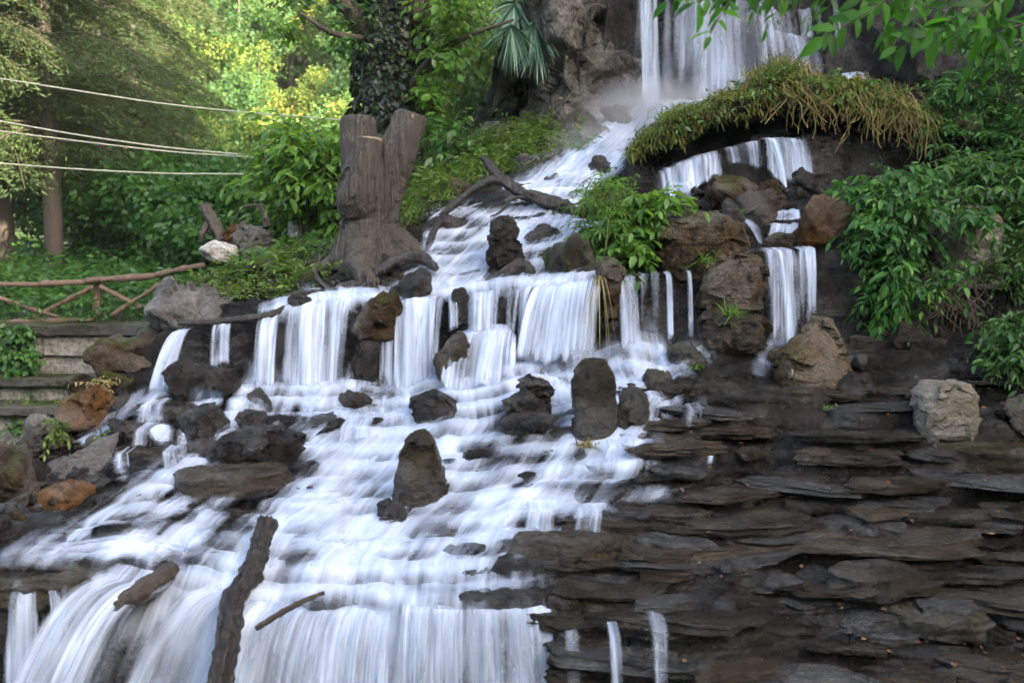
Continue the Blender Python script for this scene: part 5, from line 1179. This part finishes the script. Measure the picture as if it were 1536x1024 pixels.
# --- twigs overhanging from the upper right, near the camera
rg = np.random.default_rng(15)
twigs = [([(1180, -60, 4.9), (1110, -15, 4.8), (1040, 5, 4.75)], .17), ([(1420, -80, 4.8), (1330, 0, 4.75), (1235, 55, 4.7)], .19), ([(1560, -60, 4.8), (1450, 30, 4.75), (1345, 70, 4.7)], .18), ([(1640, -20, 4.9), (1540, 35, 4.85), (1440, 50, 4.8)], .18),
         ([(1300, -80, 5), (1230, -30, 4.95), (1150, -5, 4.9)], .15), ([(1500, -80, 5.2), (1400, -20, 5.2), (1290, 0, 5.2)], .14), ([(1600, -60, 5.2), (1500, 0, 5.2), (1400, 15, 5.2)], .14)]
Ls, Ss = [], []
for pts, ll in twigs:
    C = spline(np.array(pix(*pts)), 12); St = [thin_tubes(C[None], np.linspace(1.6, .6, 12)[None] * .004, 5)]; Ss.append(St)
    T = unit(np.gradient(C, axis=0))
    m = 17; tt = np.linspace(.15, 1, m); Q = np.stack([np.interp(tt, np.linspace(0, 1, 12), C[:, i]) for i in range(3)], -1); D0 = np.stack([np.interp(tt, np.linspace(0, 1, 12), T[:, i]) for i in range(3)], -1)
    sd = np.where(np.arange(m) % 2 == 0, 1, -1)[:, None] * unit(np.cross(D0, np.array([0, -1.0, .3])))
    D = unit(D0 * .55 + sd * .75 + rg.normal(0, .18, (m, 3)) + np.array([0, 0, -.35])); D[-1] = unit(D0[-1] + [0, 0, -.3])
    s = rg.uniform(.6, 1.1, m) * ll * .8
    Ls.append(leaves(Q, D, np.array([0, -.75, .65]) + rg.normal(0, .35, (m, 3)), s, s * .46, rg.random(m)))
    for j in range(4):                          # side twigs
        i = rg.integers(2, 10); lf, stt = sprigs(rg, C[i][None], unit(T[i] * .6 + rg.normal(0, .5, 3) + np.array([0, 0, -.2]))[None], rg.uniform(.2, .32), 8, ll * .75, ll * .32, .3, r=.003, hang=.4)
        Ls.append(lf); St.append(stt)
ob = plant('overhanging_branch', 'fresh green leafy twigs hanging into view at the upper right, nearest the camera', 'branch', at(1640, -80, 5.0), Ls, (), 'tip')
for St in Ss:
    V_, F_, _ = merge(St); part('twig', V_, F_, M['twig'], ob)

# --- ivy-clad tree behind the stump
rg = np.random.default_rng(16)
YT = 13.6
tr = thing('ivy_tree', 'big tree with its trunk wrapped in dark ivy behind the forked stump', 'tree', at(590, 330, YT))
limbs = [tube(np.array(pix((592, 340, YT), (590, 200, YT), (582, 80, YT), (575, -40, YT), (585, -260, YT), (600, -420, YT))), [.36, .33, .36, .36, .26, .1], 18, 60, .05, 3, 5, .03),
         tube(np.array(pix((585, 90, YT), (535, 30, YT - .3), (480, -40, YT - .6), (420, -140, YT - .8))), [.2, .16, .1, .05], 10, 26, .02, 5, 6),
         tube(np.array(pix((580, 60, YT), (640, 0, YT - .3), (700, -70, YT - .5), (760, -190, YT - .8))), [.2, .15, .1, .05], 10, 26, .02, 5, 7),
         tube(np.array(pix((600, 160, YT - .2), (640, 95, YT - .6), (690, 60, YT - .9), (770, 30, YT - 1.2))), [.05, .04, .03, .015], 8, 26, .01, 5, 8),
         tube(np.array(pix((560, 60, YT - .2), (500, 50, YT - .8), (450, 20, YT - 1.0))), [.05, .04, .02], 8, 20, .01, 5, 9)]
V_, F_, _ = merge(limbs); part('trunk', V_, F_, M['trunk'], tr)
n = 5200; vv_ = rg.uniform(-60, 300, n); th_ = rg.uniform(0, 2 * np.pi, n)
wr = np.interp(vv_, [-60, 40, 110, 160, 230, 300], [44, 52, 50, 56, 44, 38]) * YT / 1500 * (1 + .22 * noise(np.stack([np.cos(th_) * 1.5, np.sin(th_) * 1.5, vv_ / 24], -1), 3))
c = at(586, vv_, YT); P = c + np.stack([np.cos(th_) * wr, np.sin(th_) * wr, 0 * wr], -1)
Dn = np.stack([np.cos(th_) * .6, np.sin(th_) * .6, -.8 + 0 * th_], -1) + rg.normal(0, .35, (n, 3)); Nn_ = np.stack([np.cos(th_), np.sin(th_), .4 + 0 * th_], -1) + rg.normal(0, .3, (n, 3))
lf = leaves(P, Dn, Nn_, rg.uniform(.06, .12, n), rg.uniform(.06, .11, n), rg.random(n)); part('ivy', lf[0], lf[1], M['ivy'], tr, attrs={'rnd': lf[2]})
Ls, Ss = blob_sprigs(rg, [(440, -5, YT - .8, 40, 16, .6, 12), (515, 50, YT - .6, 28, 36, .5, 26), (535, 10, YT - .6, 30, 24, .5, 10)], .13, .07, 8, .55, .5, .4)
V_, F_, R_ = merge(Ls); part('dark_foliage', V_, F_, M['shrub'], tr, attrs={'rnd': R_})
Ls, Ss = blob_sprigs(rg, [(680, 10, YT - .8, 45, 30, .8, 50), (668, 75, YT - .8, 30, 35, .6, 34), (660, -60, YT, 120, 50, 1.2, 120), (430, 40, YT - 1, 34, 16, .5, 14), (470, -70, YT, 90, 30, 1.0, 40), (560, -170, YT + .4, 220, 70, 1.8, 150), (650, 140, YT - .7, 26, 22, .4, 20)], .16, .09, 8, .65, .5, .4, r=.006)
V_, F_, R_ = merge(Ls); part('crown', V_, F_, M['bright'], tr, attrs={'rnd': R_})
V_, F_, R_ = merge(Ss); part('twig', V_, F_, M['twig'], tr)['kind'] = 'stuff'

# --- palm by the cliff
rg = np.random.default_rng(17)
pb = at(812, 30, 13.75)
pm = thing('fan_palm', 'blue-green fan palm drooping over the dark outcrop beside the cliff', 'palm', pb)
def fan(hub, a0, a1, L, nb, tilt):
    a = np.linspace(a0, a1, nb) + rg.normal(0, .02, nb)
    D = np.stack([np.cos(a), np.full(nb, tilt), np.sin(a)], -1)
    return grass(rg, np.repeat(hub[None], nb, 0), D, L * rg.uniform(.85, 1.05, nb), .055, .38, 8)
fr = [(at(768, 40, 13.0), math.radians(-170), math.radians(-25), .5, 32), (at(800, 34, 13.1), math.radians(-150), math.radians(-40), .46, 26), (at(772, 4, 13.3), math.radians(-200), math.radians(-50), .5, 24), (at(806, 66, 13.2), math.radians(-160), math.radians(-60), .4, 20), (at(770, -40, 13.5), math.radians(-200), math.radians(-20), .6, 24)]
for hub, a0, a1, L, nb in fr:
    g = fan(hub, a0, a1, L, nb, -.35); fr_ = part('frond', g[0], g[1], M['palm'], pm, attrs={'rnd': g[2]})
    q = thin_tubes(spline(np.array([pb, (pb + hub) / 2 + [0, 0, .12], hub]), 10)[None], .012, 5); part('stalk', q[0], q[1], M['stem'], pm)
tb = tube(np.array([at(828, 215, 14.0), at(822, 120, 13.9), pb]), [.13, .12, .09], 12, 24, .03, 8, 3); part('trunk', tb[0], tb[1], M['trunk'], pm)

# --- conifers at left
def conifer(rng, H, R0, nb=90, per=110, z0=1.6, card=.26, thin=1.0):
    tk = tube(np.array([[0, 0, -.3], [.03, 0, H * .4], [0, .03, H]]), [.2, .14, .03], 12, 30, .03, 4, 2)
    Ps, Ds, rn, brs = [], [], [], []
    for i in range(nb):
        f = (i + rng.random()) / nb; z = z0 + (H - z0) * f; L = R0 * (1 - f) ** .45 * rng.uniform(.6, 1.1) + .25; a = rng.uniform(0, 6.283)
        t = np.linspace(0, 1, 9); hd = np.array([math.cos(a), math.sin(a), 0])
        C = np.array([0, 0, z]) + hd * (t[:, None] * L) + np.array([0, 0, 1]) * ((.10 - .45 * t ** 1.2) * t * L * 1.0)[:, None]
        brs.append(thin_tubes(C[None], np.linspace(1, .2, 9)[None] * .028))
        m = int(per * (.35 + L / R0)); s = rng.uniform(.12, 1, m); b = np.stack([np.interp(s, t, C[:, j]) for j in range(3)], -1)
        sd = np.array([-hd[1], hd[0], 0]); off = rng.normal(0, .22, m) * (1.1 - .6 * s) * L * .6
        P = b + sd * off[:, None] + np.array([0, 0, -1]) * (np.abs(off) * .35 + rng.exponential(.05, m))[:, None]
        Ps.append(P); Ds.append(hd * .8 + sd * np.sign(off)[:, None] * .6 + rng.normal(0, .4, (m, 3)) + np.array([0, 0, -.3])); rn.append(np.full(m, rng.random()) * .55 + .45 * rng.random(m))
    P = np.concatenate(Ps); D = np.concatenate(Ds); n = len(P)
    lf = leaves(P, D, rdirs(rng, n, .8), rng.uniform(.6, 1.2, n) * card, rng.uniform(.3, .6, n) * card * thin, np.concatenate(rn), CARD)
    return tk, merge(brs), lf
def copy_tree(o, loc, rz, sc_, label, group=None, cat=None):
    c = o.copy(); COL.objects.link(c); c.location = loc; c.rotation_euler = (0, 0, rz); c.scale = (sc_, sc_, sc_); c['label'] = label
    if group: c['group'] = group
    for ch in o.children:
        k = ch.copy(); COL.objects.link(k); k.parent = c
    return c
def build_tree(name, label, cat, tk, br, lf, mat, group, loc, rz=0, s=1, bname='branch'):
    t = thing(name, label, cat, loc, group); t.rotation_euler = (0, 0, rz); t.scale = (s, s, s)
    for nm, (V, F, R_), m, kw in (('trunk', tk, M['trunk'], {}), (bname, br, M['trunk'], {}), ('crown', lf, M[mat], {'attrs': {'rnd': lf[2]}})):
        if len(V): link(nm, mesh_np(nm, V, F, m, **kw), t)
    return t
rg = np.random.default_rng(18)
def gnd(u, Y):
    x = (u - 768) / 1500 * Y; return (x, Y, float(ground_z(np.array(x), np.array(Y))))
GRP = 'conifers behind the fence'
cf = build_tree('conifer', 'tall drooping conifer with a bare lower trunk behind the fence, second from the left edge', 'conifer', *conifer(rg, 14, 3.2, 120, 420, 2.6, .17, .42), 'conifer', GRP, gnd(84, 21))
for u, Y, rz, s, lab in [(12, 22, 1.2, 1.0, 'conifer with a thin trunk at the left edge of the photo'), (160, 25.5, 2.3, 1.02, 'conifer set back to the right of the tall one, its thin trunk in shade'),
                         (-90, 20, 3.0, 1.0, 'conifer mostly outside the left edge, its boughs reaching in'), (215, 31, 4.1, 1.1, 'olive conifer farthest right of the conifer group')]:
    copy_tree(cf, gnd(u, Y), rz, s, lab)

# --- broadleaf trees and the wooded hillside
def broadleaf(rng, H, R0, ncl=60, per=60, card=.22, th=.35):
    tk = tube(np.array([[0, 0, -.4], [.05, .03, H * .35], [rng.normal(0, .15), rng.normal(0, .15), H * .8]]), [.2, .15, .04], 10, 22, .03, 4, 2)
    cz = H * (1 + th) / 2; hz = H * (1 - th) / 2 * 1.05
    d = rdirs(rng, ncl); rr = rng.uniform(.3, 1, ncl) ** .5
    C = d * rr[:, None] * np.array([R0, R0, hz]) + np.array([0, 0, cz])
    brs = []
    for i in range(0, ncl, 3):
        b0 = np.array([0, 0, H * th * .8 + rng.random() * H * .25]); brs.append(thin_tubes(spline(np.array([b0, (b0 + C[i]) / 2 + [0, 0, .2], C[i]]), 7)[None], np.linspace(1, .25, 7)[None] * .05))
    cr = rng.uniform(.45, .95, ncl) * R0 * .36
    P = np.repeat(C, per, 0) + rdirs(rng, ncl * per) * (np.repeat(cr, per) * rng.uniform(.5, 1, ncl * per))[:, None] * np.array([1, 1, .7])
    n = len(P); rn = np.repeat(rng.random(ncl), per) * .6 + .4 * rng.random(n)
    lf = leaves(P, unit(P - np.repeat(C, per, 0)) + rng.normal(0, .5, (n, 3)) + [0, 0, -.3], rdirs(rng, n, 1.0), rng.uniform(.6, 1.2, n) * card, rng.uniform(.5, .8, n) * card, rn, CARD)
    return tk, merge(brs), lf
GRP2 = 'broadleaf trees at the foot of the wooded slope'
b1 = build_tree('broadleaf_tree', 'yellow-green tree right of the conifers', 'tree', *broadleaf(rg, 6, 2.2, 90, 120, .17), 'forest', GRP2, gnd(250, 33), 0, .9)
b2 = build_tree('broadleaf_tree', 'dark green bushy tree below the cables, behind the white stone', 'tree', *broadleaf(rg, 2.7, 2.0, 80, 110, .17, .1), 'shrub', GRP2, gnd(315, 21), 0, 1)
for o, u, Y, rz, s, lab in [(b2, 235, 23, 1.0, .95, 'dark green bushy tree behind the fence, right of the bare conifer trunk'), (b1, 400, 36, 2.0, .8, 'light green tree above the bright bush'), (b2, 385, 19.5, 2.2, .9, 'dark green bushy tree behind the bright bush'),
                            (b1, 520, 37, 3.3, .9, 'sunlit tree seen left of the ivy trunk'), (b1, 690, 24, 4.0, 1.0, 'sunlit yellow-green tree between the ivy trunk and the palm'), (b2, 600, 22, 5.0, 1.2, 'shaded bushy tree directly behind the ivy trunk'), (b2, 120, 27, 3.9, 1.1, 'dark bushy tree in the shade between the conifer trunks'),
                            (b1, 790, 27, 1.1, 1.0, 'sunlit tree peeping out left of the cliff top')]:
    copy_tree(o, gnd(u, Y), rz, s, lab)
ft = [broadleaf(rg, 7, 2.2, 54, 84, .22), broadleaf(rg, 8, 2.6, 60, 84, .24, .2), broadleaf(rg, 6, 2.0, 48, 84, .2)]
fc = conifer(rg, 10, 1.8, 60, 60, .8, .36, .6)
cr, tk = [], []
for i in range(260):
    Y = 45 + 38 * rg.random(); u = rg.uniform(-80, 920); x = (u - 768) / 1500 * Y; z = float(ground_z(np.array(x), np.array(Y)))
    f = fc if rg.random() < .25 else ft[rg.integers(3)]; a = rg.uniform(0, 6.28); s = rg.uniform(.65, 1.1)
    R_ = np.array([[math.cos(a), -math.sin(a), 0], [math.sin(a), math.cos(a), 0], [0, 0, 1]]).T
    tone = np.clip(rg.normal(.42, .24), 0, .9); off = np.array([x, Y, z])
    cr.append((f[2][0] @ R_ * s + off, f[2][1], np.clip(tone + .35 * (f[2][2] - .5), 0, 1))); tk.append((f[0][0] @ R_ * s + off, f[0][1], .5))
V_, F_, R_ = merge(cr); fo = tag(link('forest', mesh_np('forest', V_, F_, M['forest'], smooth=False, attrs={'rnd': R_})), kind='stuff')
V_, F_, R_ = merge(tk); link('trunk', mesh_np('trunk', V_, F_, M['trunk']), fo)
# hedge-like growth behind and below the fence
rg = np.random.default_rng(19)
def undergrowth(n, fx, leafL, leafW, tlen, m=8):
    X, Y = fx(n); P = np.stack([X, Y, ground_z(X, Y)], -1); P[:, 2] += rg.uniform(0, .35, n)
    return sprigs(rg, P, rdirs(rg, n, .9), rg.uniform(.5, 1.3, n) * tlen, m, leafL, leafW, .6, CARD, r=.008)
l1, s1 = undergrowth(1500, lambda n: (rg.uniform(-10.5, -3.2, n), rg.uniform(15.5, 20, n)), .19, .10, .75)
l2, s2 = undergrowth(700, lambda n: (rg.uniform(-14, -2, n), rg.uniform(20, 27, n)), .25, .14, 1.1)
l3, s3 = undergrowth(260, lambda n: (rg.uniform(-9.5, -4.4, n), rg.uniform(14.7, 15.4, n)), .10, .06, .35)
V_, F_, R_ = merge([l1, l2, l3]); tag(link('undergrowth', mesh_np('undergrowth', V_, F_, M['shrub'], smooth=False, attrs={'rnd': R_})), kind='stuff')

# ------------------------------------------------------------------ terrace walls, fence, cables
def bx(x0, x1, y0, y1, z0, z1, seed=0, amp=.02, step=.14):
    """rough block as a displaced box"""
    nx, ny, nz = [max(2, int((b_ - a_) / step) + 1) for a_, b_ in ((x0, x1), (y0, y1), (z0, z1))]
    Vs, Fs, n = [], [], 0
    def face(A, B, C, na, nb):
        nonlocal n
        s, t = np.meshgrid(np.linspace(0, 1, na), np.linspace(0, 1, nb)); P = A + s[..., None] * (B - A) + t[..., None] * (C - A)
        Vs.append(P.reshape(-1, 3)); Fs.append(grid_faces(nb, na) + n); n += na * nb
    a = lambda *p: np.array(p, float)
    face(a(x0, y0, z0), a(x1, y0, z0), a(x0, y0, z1), nx, nz); face(a(x0, y0, z1), a(x1, y0, z1), a(x0, y1, z1), nx, ny)
    face(a(x1, y0, z0), a(x1, y1, z0), a(x1, y0, z1), ny, nz); face(a(x0, y1, z0), a(x0, y0, z0), a(x0, y1, z1), ny, nz); face(a(x1, y1, z0), a(x0, y1, z0), a(x1, y1, z1), nx, nz)
    V = np.concatenate(Vs); V = V + amp * np.stack([fbm(V * 2.5, seed, 3), fbm(V * 2.5, seed + 1, 3), fbm(V * 2.5, seed + 2, 3) * .7], -1)
    return V, [np.concatenate(Fs)], .5
for k, (Yw, vt, vb, ct, lab) in enumerate([(14.4, 487, 572, .14, 'upper stone terrace wall below the rustic fence'), (13.95, 566, 606, .10, 'middle stone terrace wall half hidden by brown boulders'), (13.5, 608, 700, .10, 'lowest grey terrace wall at the left edge')]):
    zt = vz and at(0, vt, Yw)[2]; zb = at(0, vb, Yw)[2] - .3
    x0, x1 = -13.0, (262 - 768) / 1500 * Yw
    wl = thing('terrace_wall', lab, 'wall', (-9, Yw, zb))
    xs = x0
    wallb = [bx(x0, x1, Yw, Yw + .5, zb, zt - ct, 90 + k, .05)]
    if k == 0:                                  # a course of pale blocks under the coping
        rb = np.random.default_rng(5); xs = x0
        while xs < x1 - .3:
            wd = rb.uniform(.8, 1.7); wallb.append(bx(xs + .015, min(xs + wd, x1), Yw - .07, Yw + .1, zt - ct - .30, zt - ct - .02, int(xs * 10) & 63, .025)); xs += wd
    V_, F_, _ = merge(wallb); part('masonry', V_, F_, M['stone'], wl)
    V_, F_, _ = bx(x0, x1 + .05, Yw - .16, Yw + (.55 if k == 0 else .42), zt - ct + .003, zt, 95 + k, .03); part('coping', V_, F_, M['coping'], wl)
# creepers on the terraces
Ls, Ss = blob_sprigs(rg, [(25, 505, 14.15, 26, 30, .1, 46), (30, 540, 14.05, 30, 22, .12, 40), (12, 525, 14.1, 20, 30, .1, 26)], .13, .1, 8, .35, .7, .5)
plant('creeper', 'dark green creeper hanging over the upper terrace wall at the left edge', 'creeper', at(25, 560, 14.2), Ls, Ss, 'shrub')
for (u, v, Y, a, b_, lab) in [(147, 523, 14.2, 10, 8, 'small round weed growing out of the upper terrace wall'), (20, 640, 13.35, 12, 10, 'small green weed at the foot of the lowest terrace wall')]:
    Ls, Ss = blob_sprigs(rg, [(u, v, Y, a, b_, .08, 14)], .08, .06, 7, .16, .4, .4); plant('weed', lab, 'weed', at(u, v + b_, Y), Ls, Ss, 'shrub')
l1, s1 = undergrowth(10, lambda n: (rg.uniform(-9.5, -5.5, n), rg.uniform(13.5, 14.2, n)), .1, .05, .2)
n = 700; P = np.stack([rg.uniform(-9.5, -5.0, n), rg.uniform(13.55, 13.92, n), np.full(n, at(0, 608, 13.5)[2])], -1)
g = grass(rg, P, rdirs(rg, n, 1.0), rg.uniform(.06, .16, n), .014, .6, 4); V_, F_, R_ = merge([g]); tag(link('grass', mesh_np('grass', V_, F_, M['grass'], attrs={'rnd': R_})), kind='stuff')

YFn = 15.2
fc_ = thing('rustic_fence', 'rustic reddish log fence with crossed braces above the terrace walls', 'fence', at(146, 478, YFn))
def lg(nm, p, q, r, s): V_, F_, _ = tube(np.array(pix(p, ((p[0] + q[0]) / 2, (p[1] + q[1]) / 2 + (s * 7 % 3 - 1) * .8, (p[2] + q[2]) / 2), q)), [r * .86, r * .8, r * .78], 10, 18, .022, 6, s); part(nm, V_, F_, M['fence'], fc_)
Y0 = YFn
lg('post', (146, 472, Y0), (146, 416, Y0), .075, 1); lg('post', (-70, 476, Y0), (-70, 420, Y0), .075, 2)
lg('rail', (-80, 427, Y0 - .1), (76, 427, Y0 - .1), .05, 3); lg('rail', (60, 426, Y0 - .11), (150, 422, Y0 - .1), .05, 4); lg('rail', (130, 421, Y0 - .12), (242, 412, Y0 - .3), .06, 5); lg('rail', (236, 412, Y0 - .3), (305, 398, Y0 - .6), .055, 6)
lg('brace', (48, 478, Y0 - .12), (140, 430, Y0 - .12), .045, 7); lg('brace', (-6, 445, Y0 - .2), (90, 476, Y0 - .2), .045, 8); lg('brace', (150, 430, Y0 - .15), (212, 462, Y0 - .2), .045, 9); lg('brace', (166, 474, Y0 - .2), (244, 424, Y0 - .3), .04, 10)
lg('bottom_rail', (-80, 483, Y0 - .35), (140, 479, Y0 - .35), .045, 11)
lab = ['topmost pale cable sloping across the conifers', 'second pale cable from the top, upper of the close pair', 'third pale cable from the top, lower of the close pair', 'lowest pale cable, almost level']
for i, pts in enumerate([[(-60, 110, 14), (0, 118, 14), (120, 137, 14), (240, 155, 14), (360, 168, 14), (560, 184, 13.3)], [(-60, 173, 14), (0, 182, 14), (120, 203, 14), (240, 220, 14), (330, 229, 14), (560, 248, 13.3)],
                         [(-60, 190, 14.2), (0, 197, 14.2), (120, 212, 14.2), (240, 226, 14.2), (330, 233, 14.1), (560, 246, 13.3)], [(-60, 240, 14), (0, 245, 14), (120, 254, 14), (240, 260, 14), (330, 261, 14), (560, 262, 13.3)]]):
    V_, F_, _ = tube(np.array(pix(*pts)), [.0115] * 6, 6, 40); solo('cable', V_, F_, M['cable'], lab[i], 'cable', pix(pts[2])[0], 'cables strung to the ivy tree')
# ------------------------------------------------------------------ the damp air of the valley
def haze(dens):
    x0, x1, y0, y1, z0, z1 = -140, 140, -60, 160, -8, 110
    V = np.array([[x, y, z] for z in (z0, z1) for y in (y0, y1) for x in (x0, x1)], float)
    F = np.array([[0, 2, 3, 1], [4, 5, 7, 6], [0, 1, 5, 4], [2, 6, 7, 3], [0, 4, 6, 2], [1, 3, 7, 5]])
    m = bpy.data.materials.new('haze'); m.use_nodes = True; t = m.node_tree; t.nodes.remove(t.nodes['Principled BSDF'])
    v = t.nodes.new('ShaderNodeVolumePrincipled'); v.inputs['Color'].default_value = (.93, .97, .88, 1); v.inputs['Density'].default_value = dens; v.inputs['Anisotropy'].default_value = .3
    t.links.new(v.outputs[0], t.nodes['Material Output'].inputs['Volume'])
    tag(link('haze', mesh_np('haze', V, [F], m, smooth=False)), kind='stuff')
haze(.0006)

def mist(c, rad, dens):
    bm = bmesh.new(); bmesh.ops.create_icosphere(bm, subdivisions=3, radius=1)
    V = np.array([v.co for v in bm.verts]); F = np.array([[v.index for v in f.verts] for f in bm.faces]); bm.free()
    m = bpy.data.materials.new('mist'); m.use_nodes = True; t = m.node_tree; t.nodes.remove(t.nodes['Principled BSDF'])
    tc = t.nodes.new('ShaderNodeTexCoord'); ln = t.nodes.new('ShaderNodeVectorMath'); ln.operation = 'LENGTH'; t.links.new(tc.outputs['Object'], ln.inputs[0])
    mr = t.nodes.new('ShaderNodeMapRange'); mr.interpolation_type = 'SMOOTHSTEP'
    for i, q in enumerate((.1, 1.0, dens, 0)): mr.inputs[i + 1].default_value = q
    t.links.new(ln.outputs['Value'], mr.inputs[0])
    v = t.nodes.new('ShaderNodeVolumePrincipled'); v.inputs['Color'].default_value = (.95, .97, 1, 1); t.links.new(mr.outputs[0], v.inputs['Density'])
    t.links.new(v.outputs[0], t.nodes['Material Output'].inputs['Volume'])
    o = link('mist', mesh_np('mist', V, [F], m), None, tuple(c)); o.scale = rad
    tag(o, kind='stuff')
mist(at(985, 175, 12.4), (1.15, .6, .6), 2.4)
mist(at(890, 225, 12.0), (.7, .5, .42), 1.4)
